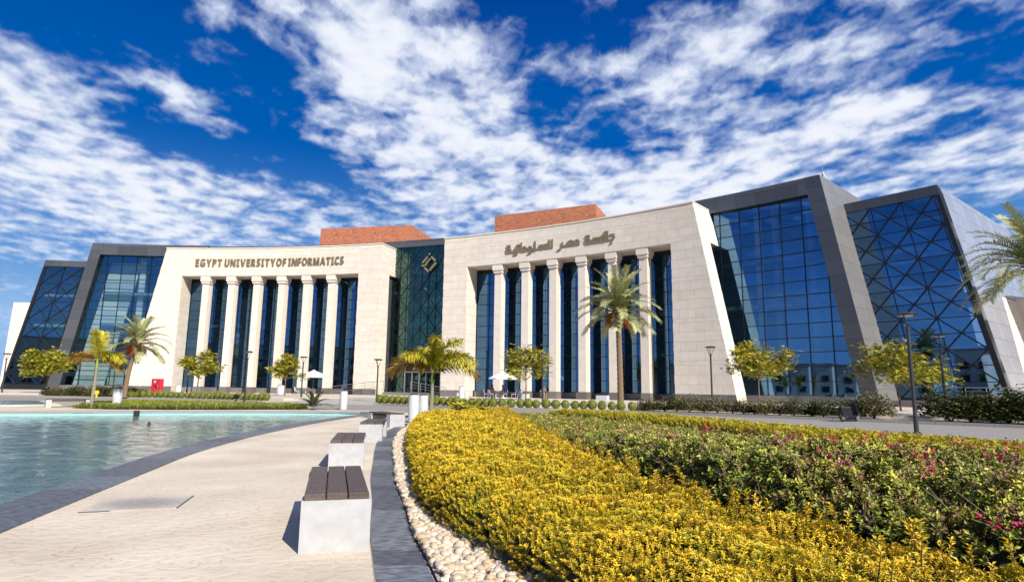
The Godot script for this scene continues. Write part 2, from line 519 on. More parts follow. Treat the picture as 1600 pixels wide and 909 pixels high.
# ---------- ground, pool, road ----------
func flat(poly: PackedVector2Array, y: float, h := 0.0) -> ArrayMesh:   # a sheet (x, z); with h a slab whose top is y
	var b := MB.new()
	var ix := Geometry2D.triangulate_polygon(poly)
	for i in range(0, ix.size(), 3):
		var q := []
		for k in 3: q.append(Vector3(poly[ix[i + k]].x, y, poly[ix[i + k]].y))
		b.tri(q[0], q[1], q[2], Vector3.UP)
	if h > 0.0:
		var sg := -1.0 if Geometry2D.is_polygon_clockwise(poly) else 1.0
		for i in poly.size():
			var p := poly[i]
			var q := poly[(i + 1) % poly.size()]
			var e := (q - p).normalized()
			b.quad(Vector3(p.x, y, p.y), Vector3(q.x, y, q.y), Vector3(q.x, y - h, q.y), Vector3(p.x, y - h, p.y), Vector3(e.y, 0, -e.x) * sg)
	return b.done()

func curve(pts: Array, steps := 8) -> PackedVector2Array:   # Catmull-Rom through the points
	var o := PackedVector2Array()
	for i in pts.size() - 1:
		var a: Vector2 = pts[maxi(i - 1, 0)]
		var b: Vector2 = pts[i]
		var c: Vector2 = pts[i + 1]
		var d: Vector2 = pts[mini(i + 2, pts.size() - 1)]
		for k in steps: o.append(b.cubic_interpolate(c, a, d, float(k) / steps))
	o.append(pts[-1])
	return o

func strip_stones(called: String, lft: PackedVector2Array, rgt: PackedVector2Array, step: float, top: float, deep: float, mats: Array, parent: Node3D, gap := 0.008) -> void:
	# paving stones laid side by side between two edge lines, each a piece of its own
	var cl := [0.0]
	for i in range(1, lft.size()): cl.append(cl[-1] + lft[i].distance_to(lft[i - 1]))
	var cr := [0.0]
	for i in range(1, rgt.size()): cr.append(cr[-1] + rgt[i].distance_to(rgt[i - 1]))
	var n := int((cl[-1] + cr[-1]) / 2.0 / step)
	for i in n:
		var q := []
		for e in [[lft, cl, float(i) / n], [rgt, cr, float(i) / n], [rgt, cr, float(i + 1) / n], [lft, cl, float(i + 1) / n]]: q.append(walk_at(e[0], e[1], e[2]))
		var m: Vector2 = (q[0] + q[1] + q[2] + q[3]) / 4.0
		var b := []
		var t := []
		var y := top + rng.randf_range(-0.003, 0.003)
		for p in q:
			var k: Vector2 = p + (m - p).normalized() * gap
			b.append(Vector3(k.x, top - deep, k.y)); t.append(Vector3(k.x, y, k.y))
		var mb := MB.new()
		mb.hexa(b, t)
		part(called, mb.done(), mats[rng.randi() % mats.size()], parent)

func waves(lo: Vector2, hi: Vector2, cell: float, y: float) -> ArrayMesh:   # wind ripples on water
	var f := FastNoiseLite.new()
	f.seed = 3; f.frequency = 1.0; f.fractal_octaves = 3
	var h := func(x: float, z: float) -> float: return 0.016 * f.get_noise_2d(x * 0.55 + z * 0.15, z * 1.25 - x * 0.1)
	var b := MB.new()
	var nx := int((hi.x - lo.x) / cell)
	var nz := int((hi.y - lo.y) / cell)
	var g := []
	var nn := []
	for i in nx + 1:
		var r := PackedFloat32Array()
		for j in nz + 1: r.append(h.call(lo.x + i * cell, lo.y + j * cell))
		g.append(r)
	for i in nx + 1:
		var r := PackedVector3Array()
		for j in nz + 1:
			var dx: float = g[mini(i + 1, nx)][j] - g[maxi(i - 1, 0)][j]
			var dz: float = g[i][mini(j + 1, nz)] - g[i][maxi(j - 1, 0)]
			r.append(Vector3(-dx / (2 * cell), 1.0, -dz / (2 * cell)).normalized())
		nn.append(r)
	for i in nx:
		for j in nz:
			var a := Vector3(lo.x + i * cell, y + g[i][j], lo.y + j * cell)
			var c := Vector3(a.x + cell, y + g[i + 1][j], a.z)
			var d := Vector3(a.x + cell, y + g[i + 1][j + 1], a.z + cell)
			var e := Vector3(a.x, y + g[i][j + 1], a.z + cell)
			b.tri3(a, c, d, nn[i][j], nn[i + 1][j], nn[i + 1][j + 1])
			b.tri3(a, d, e, nn[i][j], nn[i + 1][j + 1], nn[i][j + 1])
	return b.done()

func walk_at(line: PackedVector2Array, cum: Array, f: float) -> Vector2:
	var s: float = cum[-1] * f
	for i in range(1, line.size()):
		if s <= cum[i] + 1e-6: return line[i - 1].lerp(line[i], clampf((s - cum[i - 1]) / maxf(cum[i] - cum[i - 1], 1e-6), 0, 1))
	return line[-1]

var border_l: PackedVector2Array
var border_r: PackedVector2Array
var bed_edge: PackedVector2Array
var pool_near: PackedVector2Array
var kerb_line: PackedVector2Array
var bank: PackedVector2Array

func grounds() -> void:
	pool_near = curve([Vector2(-3.4, 3.0), Vector2(-4.3, -2.0), Vector2(-5.5, -6.9), Vector2(-6.1, -9.4), Vector2(-6.75, -12.2), Vector2(-7.2, -15.5), Vector2(-7.4, -18.5), Vector2(-7.45, -22.5), Vector2(-7.2, -26.5), Vector2(-6.75, -31.2)])
	bank = curve([Vector2(-6.75, -31.2), Vector2(-8.0, -32.0), Vector2(-11.4, -31.7), Vector2(-18.0, -29.6), Vector2(-22.4, -27.5), Vector2(-32.0, -21.0), Vector2(-44.0, -10.0)])
	var pool := PackedVector2Array(pool_near)
	for i in range(1, bank.size()): pool.append(bank[i])
	pool.append(Vector2(-44.0, 3.0))
	# the ground: one sheet to the horizon with the pool cut out of it
	var ring := PackedVector2Array([Vector2(-3.4, 700), Vector2(-700, 700), Vector2(-700, -700), Vector2(700, -700), Vector2(700, 700), Vector2(-3.395, 700)])
	var cut := PackedVector2Array(pool)
	if Geometry2D.is_polygon_clockwise(ring) == Geometry2D.is_polygon_clockwise(cut): cut.reverse()
	var st := 0
	for i in cut.size():
		if cut[i].distance_to(Vector2(-3.4, 3.0)) < 0.01: st = i
	for i in cut.size() + 1:
		var p := cut[(st + i) % cut.size()]
		ring.append(p + (Vector2(0.005, 0) if i == 0 else Vector2.ZERO))
	struct("ground", flat(ring, -0.012), M.sand)
	# walk beside the pool, and the narrow bank on the pool's far side
	border_l = curve([Vector2(-0.38, -2.0), Vector2(-0.70, -3.6), Vector2(-1.03, -4.9), Vector2(-1.32, -6.05), Vector2(-1.62, -7.5), Vector2(-2.03, -9.2), Vector2(-2.44, -11.2), Vector2(-2.97, -13.8), Vector2(-3.35, -16.0), Vector2(-3.72, -19.0), Vector2(-3.95, -22.5)])
	border_r = curve([Vector2(0.08, -2.0), Vector2(-0.27, -3.55), Vector2(-0.57, -4.75), Vector2(-0.88, -5.85), Vector2(-1.21, -7.25), Vector2(-1.63, -8.95), Vector2(-2.03, -10.95), Vector2(-2.54, -13.55), Vector2(-2.93, -15.8), Vector2(-3.3, -18.9), Vector2(-3.52, -22.5)])
	var wk := PackedVector2Array()
	for p in pool_near: wk.append(p)
	wk.append(Vector2(-6.4, -33.6)); wk.append(Vector2(-4.6, -31.0)); wk.append(Vector2(-3.9, -26.5))
	for i in range(border_l.size() - 1, -1, -1): wk.append(border_l[i])
	wk.append(Vector2(0.4, 3.0))
	struct("walk_paving", flat(wk, 0.0), M.walk)
	var bk := PackedVector2Array()
	for p in bank: bk.append(p)
	for p in [Vector2(-46, -14), Vector2(-36, -33.6), Vector2(-24, -33.4), Vector2(-17.6, -31.6), Vector2(-11.0, -34.3), Vector2(-6.4, -33.6)]: bk.append(p)
	struct("bank_paving", flat(bk, 0.0), M.walk)
	# pool: tiled basin, water, slate coping
	var b := MB.new()
	var ix := Geometry2D.triangulate_polygon(pool)
	for i in range(0, ix.size(), 3):
		var q := []
		for k in 3: q.append(Vector3(pool[ix[i + k]].x, -0.45, pool[ix[i + k]].y))
		b.tri(q[0], q[1], q[2], Vector3.UP)
	for i in pool.size():
		var p := pool[i]
		var q := pool[(i + 1) % pool.size()]
		var e := (q - p).normalized()
		b.quad(Vector3(p.x, -0.002, p.y), Vector3(q.x, -0.002, q.y), Vector3(q.x, -0.45, q.y), Vector3(p.x, -0.45, p.y), Vector3(-e.y, 0, e.x))
	struct("pool_basin", b.done(), M.pool_tile)
	struct("pool_floor", flat(pool, -0.44), M.pool_floor)
	struct("pool_water", waves(Vector2(-44, -33.2), Vector2(-2.6, 3.0), 0.2, -0.17), M.water)
	var cop := Node3D.new()
	cop.name = "pool_coping"; add_child(cop); cop.set_meta("kind", "structure")
	var inner := PackedVector2Array()
	var outer := PackedVector2Array()
	for i in pool_near.size():
		var e := (pool_near[mini(i + 1, pool_near.size() - 1)] - pool_near[maxi(i - 1, 0)]).normalized()
		inner.append(pool_near[i] + Vector2(e.y, -e.x) * 0.03)
		outer.append(pool_near[i] + Vector2(-e.y, e.x) * lerpf(0.66, 0.55, clampf(-pool_near[i].y / 26.0, 0, 1)))
	strip_stones("coping_stone", inner, outer, 1.1, 0.02, 0.09, [M.coping, M.slate1, M.coping, M.slate2], cop, 0.004)
	var fin := PackedVector2Array()
	var fout := PackedVector2Array()
	for i in bank.size():
		var e := (bank[mini(i + 1, bank.size() - 1)] - bank[maxi(i - 1, 0)]).normalized()
		fin.append(bank[i] + Vector2(e.y, -e.x) * 0.03)
		fout.append(bank[i] + Vector2(-e.y, e.x) * 0.4)
	strip_stones("bank_stone", fin, fout, 1.2, 0.02, 0.09, [M.kerb], cop, 0.004)
	# border of slate slabs along the walk
	var bord := Node3D.new()
	bord.name = "slate_border"; add_child(bord); bord.set_meta("kind", "structure")
	var bb := PackedVector2Array(border_l)
	for i in range(border_r.size() - 1, -1, -1): bb.append(border_r[i])
	part("mortar_bed", flat(bb, 0.005), M.mortar, bord)
	strip_stones("slate_slab", border_l, border_r, 0.42, 0.012, 0.06, [M.slate0, M.slate1, M.slate2, M.slate3], bord, 0.011)
	# garden soil and the pebble bed
	bed_edge = curve([Vector2(0.75, -2.0), Vector2(0.38, -3.7), Vector2(-0.12, -4.95), Vector2(-0.70, -6.15), Vector2(-1.1, -7.5), Vector2(-1.42, -9.2), Vector2(-1.82, -11.2), Vector2(-2.28, -13.9), Vector2(-2.62, -16.0), Vector2(-3.0, -19.0), Vector2(-3.25, -22.5)])
	var gd := PackedVector2Array()
	for p in bed_edge: gd.append(p)
	for p in [Vector2(-2.9, -25.0), Vector2(-1.5, -28.0), Vector2(0.5, -28.6), Vector2(3.0, -27.2), Vector2(6.2, -22.4), Vector2(7.6, -17.4), Vector2(9.3, -13.8), Vector2(11.5, -10.5), Vector2(15, -5), Vector2(16, -2)]: gd.append(p)
	struct("garden_soil", flat(gd, 0.02, 0.05), M.soil)
	# road, with its far kerb; the grey apron towards the entrance belongs to it
	kerb_line = curve([Vector2(-60, -56), Vector2(-45, -54.6), Vector2(-34.2, -52.6), Vector2(-27.4, -51.0), Vector2(-19.7, -47.6), Vector2(-14.6, -45.4), Vector2(-9.7, -43.6), Vector2(-2.9, -39.2), Vector2(2.0, -37.3), Vector2(6.5, -35.6), Vector2(10.9, -32.6), Vector2(14.0, -30.2), Vector2(17.2, -27.6), Vector2(21.2, -24.1), Vector2(27, -18.5), Vector2(36, -8), Vector2(46, 6)])
	var road := PackedVector2Array(kerb_line)
	for p in [Vector2(30, 6), Vector2(16.5, -2.5), Vector2(15, -5.2), Vector2(11.6, -10.7), Vector2(9.4, -14), Vector2(7.7, -17.6), Vector2(6.3, -22.6), Vector2(3.1, -27.4), Vector2(0.5, -28.8), Vector2(-1.6, -28.3), Vector2(-3.2, -26.8), Vector2(-4.6, -31.0), Vector2(-6.4, -33.6), Vector2(-11.0, -34.3), Vector2(-12.2, -38.6), Vector2(-20, -40.6), Vector2(-28, -42.6), Vector2(-40, -43), Vector2(-60, -43)]: road.append(p)
	struct("road", flat(road, -0.004), M.asphalt)
	var kb := Node3D.new()
	kb.name = "road_kerb"; add_child(kb); kb.set_meta("kind", "structure")
	for part_ in [[0, 33], [49, 128]]:
		var a := PackedVector2Array()
		var c := PackedVector2Array()
		for i in range(part_[0], part_[1] + 1):
			var e := (kerb_line[mini(i + 1, kerb_line.size() - 1)] - kerb_line[maxi(i - 1, 0)]).normalized()
			a.append(kerb_line[i]); c.append(kerb_line[i] + Vector2(e.y, -e.x) * 0.22)
		strip_stones("kerb_stone", a, c, 1.0, 0.13, 0.16, [M.kerb], kb, 0.006)
	var dash := Node3D.new()
	dash.name = "road_marking"; add_child(dash); dash.set_meta("kind", "structure")
	for q in [[Vector2(15.81, -22.65), Vector2(16.6, -21.0)], [Vector2(12.4, -26.3), Vector2(14.0, -24.9)], [Vector2(18.2, -18.4), Vector2(19.6, -16.6)]]:
		var e: Vector2 = (q[1] - q[0]).normalized()
		var sd := Vector2(e.y, -e.x) * 0.06
		part("dash", flat(PackedVector2Array([q[0] - sd, q[1] - sd, q[1] + sd, q[0] + sd]), 0.002), M.paint, dash)
	# planted strip behind the kerb and the terrace in front of the building
	for part_ in [[0, 33], [49, 128]]:
		var s := PackedVector2Array()
		var far := PackedVector2Array()
		for i in range(part_[0], part_[1] + 1):
			var e := (kerb_line[mini(i + 1, kerb_line.size() - 1)] - kerb_line[maxi(i - 1, 0)]).normalized()
			s.append(kerb_line[i] + Vector2(e.y, -e.x) * 0.23)
			far.append(kerb_line[i] + Vector2(e.y, -e.x) * (2.2 if kerb_line[i].x < 8 else 3.4))
		far.reverse()
		s.append_array(far)
		struct("planted_strip", flat(s, 0.1, 0.12), M.gravel)
	var tr := PackedVector2Array()
	for i in range(0, 129):
		var e := (kerb_line[mini(i + 1, kerb_line.size() - 1)] - kerb_line[maxi(i - 1, 0)]).normalized()
		var w := 2.21 if kerb_line[i].x < 8 else 3.41
		if i > 33 and i < 49: w = 10.0
		tr.append(kerb_line[i] + Vector2(e.y, -e.x) * w)
	tr.append(Vector2(60, -20)); tr.append(Vector2(75, -60)); tr.append(Vector2(0, -120)); tr.append(Vector2(-95, -110)); tr.append(Vector2(-95, -56))
	struct("terrace", flat(tr, TERRACE, 0.4), M.terrace)
	# apron from the road up to the terrace
	var ap := MB.new()
	for i in range(33, 49):
		var q := []
		for j in [i, i + 1]:
			var e := (kerb_line[j + 1] - kerb_line[j - 1]).normalized()
			var o := kerb_line[j] + Vector2(e.y, -e.x) * 10.3
			q.append([Vector3(kerb_line[j].x, -0.006, kerb_line[j].y), Vector3(o.x, TERRACE + 0.004, o.y)])
		ap.quad(q[0][0], q[1][0], q[1][1], q[0][1], Vector3.UP)
	struct("apron", ap.done(), M.plaza)
	# second, shallow basin at the far left
	var c2 := PackedVector2Array([Vector2(-27.4, -33.2), Vector2(-25.6, -35.4), Vector2(-31, -41.5), Vector2(-44, -42.0), Vector2(-44, -27.0), Vector2(-34, -30)])
	struct("shallow_basin_rim", flat(c2, 0.06, 0.08), M.walk)
	var c3 := Geometry2D.offset_polygon(c2, -0.5)[0]
	struct("shallow_basin_floor", flat(c3, 0.066), M.pool_tile)
	struct("shallow_water", flat(c3, 0.09), M.water)

# ---------- the university building ----------
var uni: Node3D

func sub(called: String, mb: MB, m: Material, parent: Node3D) -> MeshInstance3D:
	return part(called, mb.done(), m, parent, -uni.position if parent == uni else Vector3.ZERO)

func block(poly: Array, t0: float, t1: float, steps := 1, sgn := 1.0) -> MB:   # a solid on the arc: quad (s, y) from front t0 to back t1
	var b := MB.new()
	for k in steps:
		var q := []
		for f in [float(k) / steps, float(k + 1) / steps]:
			q.append(poly[0].lerp(poly[1], f)); q.append(poly[3].lerp(poly[2], f))
		var o := [q[0], q[2], q[3], q[1]]
		var a := []
		var c := []
		for p in o:
			a.append(P(p.x * sgn, t0, p.y)); c.append(P(p.x * sgn, t1, p.y))
		b.hexa(a, c)
	return b

func clip(cell: PackedVector2Array, shape: PackedVector2Array) -> PackedVector2Array:
	var r := Geometry2D.intersect_polygons(cell, shape)
	return r[0] if r.size() else PackedVector2Array()

func rect(x0: float, y0: float, x1: float, y1: float) -> PackedVector2Array:
	return PackedVector2Array([Vector2(x0, y0), Vector2(x1, y0), Vector2(x1, y1), Vector2(x0, y1)])

func area(p: PackedVector2Array) -> float:
	var a := 0.0
	for i in p.size(): a += p[i].cross(p[(i + 1) % p.size()])
	return absf(a) / 2.0

func cladding(called: String, at: Callable, shapes: Array, y0: float, y1: float, row: float, wide: float, mats: Array, parent: Node3D, thick := 0.03, gap := 0.008, bond := 0.5) -> void:
	# stone or metal panels set on a face, each its own piece: at(x, y, out) gives the place of a point of the face
	for shape in shapes:
		var lo := Vector2(1e9, 1e9)
		var hi := -lo
		for p in shape:
			lo = lo.min(p); hi = hi.max(p)
		var j := 0
		var y := y0
		while y < y1 - 0.05:
			var yt := minf(y + row * (0.45 if bond > 0.0 and j % 5 == 3 else 1.0), y1)
			var x := floorf(lo.x / wide) * wide + (bond * wide if j % 2 else 0.0) - wide
			while x < hi.x:
				var w := wide
				var c := clip(rect(x + gap, y + gap, x + w - gap, yt - gap), shape)
				if c.size() > 2 and area(c) > 0.02:
					var f := PackedVector3Array()
					for p in c: f.append(at.call(p.x, p.y, thick))
					var mid: Vector2 = c[0]
					var back: Vector3 = at.call(mid.x, mid.y, 0.0) - at.call(mid.x, mid.y, thick)
					var mb := MB.new()
					mb.prism(f, back)
					part(called, mb.done(), mats[rng.randi() % mats.size()], parent)
				x += w
			y = yt
			j += 1

func glazing(at: Callable, shape: PackedVector2Array, xs: Array, ys: Array, parent: Node3D, panes: String, mats: Array, bar_w: float, nrm: Callable) -> void:
	for i in xs.size() - 1:
		for j in ys.size() - 1:
			var c := clip(rect(xs[i], ys[j], xs[i + 1], ys[j + 1]), shape)
			if c.size() < 3 or area(c) < 0.01: continue
			var mb := MB.new()
			var f := []
			for p in c: f.append(at.call(p.x, p.y, 0.0))
			for k in range(1, f.size() - 1): mb.tri(f[0], f[k], f[k + 1], nrm.call(c[0].x))
			part(panes, mb.done(), mats[rng.randi() % mats.size()], parent)
	for x in xs: bar_in("mullion", at, PackedVector2Array([Vector2(x, -5), Vector2(x, 40)]), shape, bar_w, parent, nrm)
	for y in ys: bar_in("transom", at, PackedVector2Array([Vector2(xs[0] - 3, y), Vector2(xs[-1] + 3, y)]), shape, bar_w, parent, nrm, 4)

func bar_in(called: String, at: Callable, line: PackedVector2Array, shape: PackedVector2Array, w: float, parent: Node3D, nrm: Callable, steps := 1, m: Material = null) -> void:
	for seg in Geometry2D.intersect_polyline_with_polygon(line, shape):
		if seg[0].distance_to(seg[-1]) < 0.1: continue
		var mb := MB.new()
		for k in steps:
			var a: Vector2 = seg[0].lerp(seg[-1], float(k) / steps)
			var b: Vector2 = seg[0].lerp(seg[-1], float(k + 1) / steps)
			mb.bar(at.call(a.x, a.y, 0.03), at.call(b.x, b.y, 0.03), w, 0.09 + 0.004 * (called.length() % 3), nrm.call(a.x))
		part(called, mb.done(), m if m else M.bar, parent)

func steps_(a: float, b: float, n: int) -> Array:
	var o := []
	for i in n + 1: o.append(lerpf(a, b, float(i) / n))
	return o

func university() -> void:
	uni = thing("university_building", "curved university building of pale stone porticos and blue glass wings", "building", P(0, -3.5, TERRACE))
	var stones := []
	for i in 5: stones.append(M["stone%d" % i])
	var grans := [M.granite0, M.granite1, M.granite2]
	var clads := [M.clad0, M.clad1, M.clad2]
	# storeys seen through the glass, back wall and roof
	for y in [0.86, 5.0, 9.2, 13.4]:
		var o := sub("storey_floor", block([Vector2(-43.5, y - 0.35), Vector2(42, y - 0.35), Vector2(42, y), Vector2(-43.5, y)] if y > 1 else [Vector2(-46, 0.3), Vector2(45, 0.3), Vector2(45, y), Vector2(-46, y)], -5.2 if y > 1 else -4.3, -18, 24), M.inside_floor, uni)
	sub("interior_wall", block([Vector2(-46.3, 0.9), Vector2(45, 0.9), Vector2(42, 18.4), Vector2(-43.3, 18.4)], -12.5, -12.8, 20), M.inside, uni)
	sub("back_wall", block([Vector2(-47.2, 0.2), Vector2(45.5, 0.2), Vector2(43, 19.2), Vector2(-44.2, 19.2)], -24, -24.5, 20), M.stone0, uni)
	sub("roof", block([Vector2(-44.2, 19.0), Vector2(43, 19.0), Vector2(43, 19.35), Vector2(-44.2, 19.35)], -4.4, -24.6, 20), M.roof, uni)
	for s in [-40.0, -37, -22, -13, -2, 3, 14, 22, 38, 41]:
		var mb := MB.new()
		mb.lathe(P(s, -7.5, 0.86), [[0.4, 0], [0.4, 18.1]], 14)
		sub("interior_column", mb, M.inside, uni)
	for q in [[-46.2, -42.6, 0.9, 17.6, -6.2], [-42.6, -36.2, 0.9, 4.6, -7.0], [-39.6, -38.9, 4.6, 17.8, -6.0], [36.5, 37.1, 0.9, 17.8, -6.4], [-27.5, -25.0, 0.9, 13.0, -6.0], [-17.0, -15.8, 0.9, 14.0, -6.2], [12.0, 13.0, 0.9, 14.0, -6.2]]:
		var k: float = 3.0 if q[3] > 17.0 and q[0] < -42 else 0.0
		sub("interior_partition", block([Vector2(q[0], q[2]), Vector2(q[1], q[2]), Vector2(q[1] + k, q[3]), Vector2(q[0] + k, q[3])], q[4], q[4] - 0.25, 3), M.inside_light, uni)
	for sg in [1.0, -1.0]: portico(sg, stones, grans)
	for sg in [1.0, -1.0]: wing(sg, clads, grans)
	for sg in [1.0, -1.0]: outer_wing(sg, clads)
	centre(clads)
	# parapet strip above the whole front
	var par := sub("parapet", block([Vector2(-44.3, 19.36), Vector2(43.05, 19.36), Vector2(43.05, 19.6), Vector2(-44.3, 19.6)], -4.05, -4.6, 24), M.joint, uni)
	cladding("parapet_panel", func(x, y, o): return P(x, -4.05 + o, y), [rect(-30.4, 18.6, 30.4, 19.75)], 18.6, 19.75, 1.15, 3.1, clads, par, 0.06, 0.006, 0.0)
	# red screens round the plant on the roof
	for q in [[Vector3(-28.6, 24.3, -88.4), Vector3(-14.6, 24.3, -85.6), Vector3(-12.6, 24.3, -94.0)], [Vector3(-2.52, 24.8, -82.0), Vector3(10.65, 24.8, -75.9), Vector3(13.9, 24.8, -84.0)]]:
		var d: Vector3 = q[2] - q[1]
		var mb := MB.new()
		mb.hexa([Vector3(q[0].x, 19.3, q[0].z), Vector3(q[1].x, 19.3, q[1].z), Vector3(q[1].x + d.x, 19.3, q[1].z + d.z), Vector3(q[0].x + d.x, 19.3, q[0].z + d.z)], [q[0], q[1], q[1] + d, q[0] + d])
		sub("red_roof_screen", mb, M.terracotta, uni)
	var rod := MB.new()
	rod.tube([P(43.0, -5, 19.7), P(43.0, -5, 20.9)], [0.05, 0.03], 6)
	rod.tube([P(42.8, -5, 19.7), P(43.0, -5, 20.4)], [0.03, 0.03], 6)
	rod.tube([P(43.2, -5, 19.7), P(43.0, -5, 20.4)], [0.03, 0.03], 6)
	sub("lightning_rod", rod, M.steel, uni)
	lettering()

func portico(sg: float, stones: Array, grans: Array) -> void:
	var at := func(x, y, o): return P(x * sg, o, y)
	var yl := 14.95
	var yt := 18.5
	var so := func(y): return lerpf(36.85, 33.4, (y - 0.25) / 18.25)    # the raking outer edge
	var body := block([Vector2(4.25, 0.3), Vector2(7.3, 0.3), Vector2(7.3, yl), Vector2(4.25, yl)], 0, -2.0, 1, sg)
	for q in [[[Vector2(31.15, 0.3), Vector2(so.call(0.3), 0.3), Vector2(so.call(yl), yl), Vector2(31.15, yl)], -2.0, 2], [[Vector2(4.25, yl), Vector2(31.15, yl), Vector2(31.15, yt), Vector2(4.25, yt)], -3.9, 12], [[Vector2(31.15, yl), Vector2(so.call(yl), yl), Vector2(so.call(yt), yt), Vector2(31.15, yt)], -3.9, 1]]:
		var e := block(q[0], 0, q[1], q[2], sg)
		body.v.append_array(e.v); body.n.append_array(e.n); body.c.append_array(e.c)
	var po := sub("stone_portico", body, M.joint, uni)
	var by := 0.95
	cladding("stone_panel", at, [rect(4.25, by, 7.3, yt), PackedVector2Array([Vector2(31.15, by), Vector2(so.call(by), by), Vector2(so.call(yt), yt), Vector2(31.15, yt)])], by, yt, 0.86, 1.55, stones, po)
	cladding("lintel_panel", at, [rect(7.3, yl, 31.15, yt)], yl, yt, 0.72, 1.75, stones, po)
	cladding("base_panel", at, [rect(4.25, 0.25, 7.3, by), PackedVector2Array([Vector2(31.15, 0.25), Vector2(so.call(0.25), 0.25), Vector2(so.call(by), by), Vector2(31.15, by)])], 0.25, by, 0.7, 1.2, grans, po, 0.05, 0.008, 0.0)
	# side faces: x is the depth behind the front, y the height
	var side := func(s_of: Callable, out: float) -> Callable:
		return func(x, y, o): return P((s_of.call(y) + o * out) * sg, -x, y)
	cladding("side_panel", side.call(so, 1.0), [rect(-0.03, by, 2.0, yl), rect(-0.03, yl, 3.9, yt)], by, yt, 0.86, 2.0, stones, po)
	cladding("side_panel", side.call(func(_y): return 4.25, -1.0), [rect(-0.03, by, 2.0, yl), rect(-0.03, yl, 3.9, yt)], by, yt, 0.86, 2.0, stones, po)
	cladding("jamb_panel", side.call(func(_y): return 7.3, 1.0), [rect(-0.03, by, 2.4, yl)], by, yl, 0.86, 2.5, stones, po)
	cladding("jamb_panel", side.call(func(_y): return 31.15, -1.0), [rect(-0.03, by, 2.4, yl)], by, yl, 0.86, 2.5, stones, po)
	cladding("soffit_panel", func(x, y, o): return P(x * sg, -y, yl - o), [rect(7.3, 0.0, 31.15, 2.4)], 0.0, 2.4, 1.2, 2.4, stones, po)
	# top coping
	sub("portico_coping", block([Vector2(4.15, yt), Vector2(so.call(yt) + 0.08, yt), Vector2(so.call(yt) + 0.06, yt + 0.12), Vector2(4.15, yt + 0.12)], 0.1, -3.9, 14, sg), M.stone1, uni)
	# columns
	for i in 6:
		var s := 10.44 + 3.386 * i + 0.72
		var cb := MB.new()
		var hx := func(b: MB, hw: float, t0: float, t1: float, y0: float, y1: float):
			var q := block([Vector2(s - hw, y0), Vector2(s + hw, y0), Vector2(s + hw, y1), Vector2(s - hw, y1)], t0, t1, 1, sg)
			b.v.append_array(q.v); b.n.append_array(q.n); b.c.append_array(q.c)
		hx.call(cb, 0.43, -0.28, -0.62, 0.98, 14.02)
		hx.call(cb, 0.33, -0.62, -0.72, 0.98, 14.0)
		hx.call(cb, 0.43, -0.72, -1.22, 0.98, 14.02)
		var co := sub("column", cb, stones[i % 3], uni)
		var cap := MB.new()
		hx.call(cap, 0.62, -0.03, -1.45, 14.28, 14.92)
		hx.call(cap, 0.53, -0.13, -1.36, 14.0, 14.28)
		part("capital", cap.done(), stones[(i + 1) % 5], co)
		var base := MB.new()
		hx.call(base, 0.48, -0.24, -1.27, 0.25, 0.98)
		part("plinth", base.done(), grans[i % 3], co)
	# glass behind the columns
	var gz := block([Vector2(7.3, 14.5), Vector2(31.15, 14.5), Vector2(31.15, 14.94), Vector2(7.3, 14.94)], -2.42, -2.7, 12, sg)
	var sill := sub("glass_sill", block([Vector2(7.34, 0.25), Vector2(31.1, 0.25), Vector2(31.1, 0.88), Vector2(7.34, 0.88)], -2.2, -2.9, 12, sg), M.granite1, uni)
	cladding("sill_panel", func(x, y, o): return P(x * sg, -2.2 + o, y), [rect(7.36, 0.25, 31.08, 0.86)], 0.25, 0.86, 0.7, 1.69, grans, sill, 0.02, 0.006, 0.0)
	var bay := sub("portico_glazing", gz, M.bar, uni)
	var xs := [7.35]
	for i in 15: if i > 0: xs.append(7.35 + 23.75 * i / 15.0)
	xs.append(31.1)
	glazing(func(x, y, o): return P(x * sg, -2.5 + o, y), rect(7.35, 0.88, 31.1, 14.5), xs, steps_(0.88, 14.5, 11), bay, "window_pane", [M.bay0, M.bay1, M.bay0], 0.055, func(x): return outward(x * sg))
	# returns that close the space between the portico and the wall behind
	sub("return_wall", block([Vector2(4.6, 0.25), Vector2(7.25, 0.25), Vector2(7.25, 14.9), Vector2(4.6, 14.9)], -2.02, -4.0, 1, sg), M.clad0, uni)

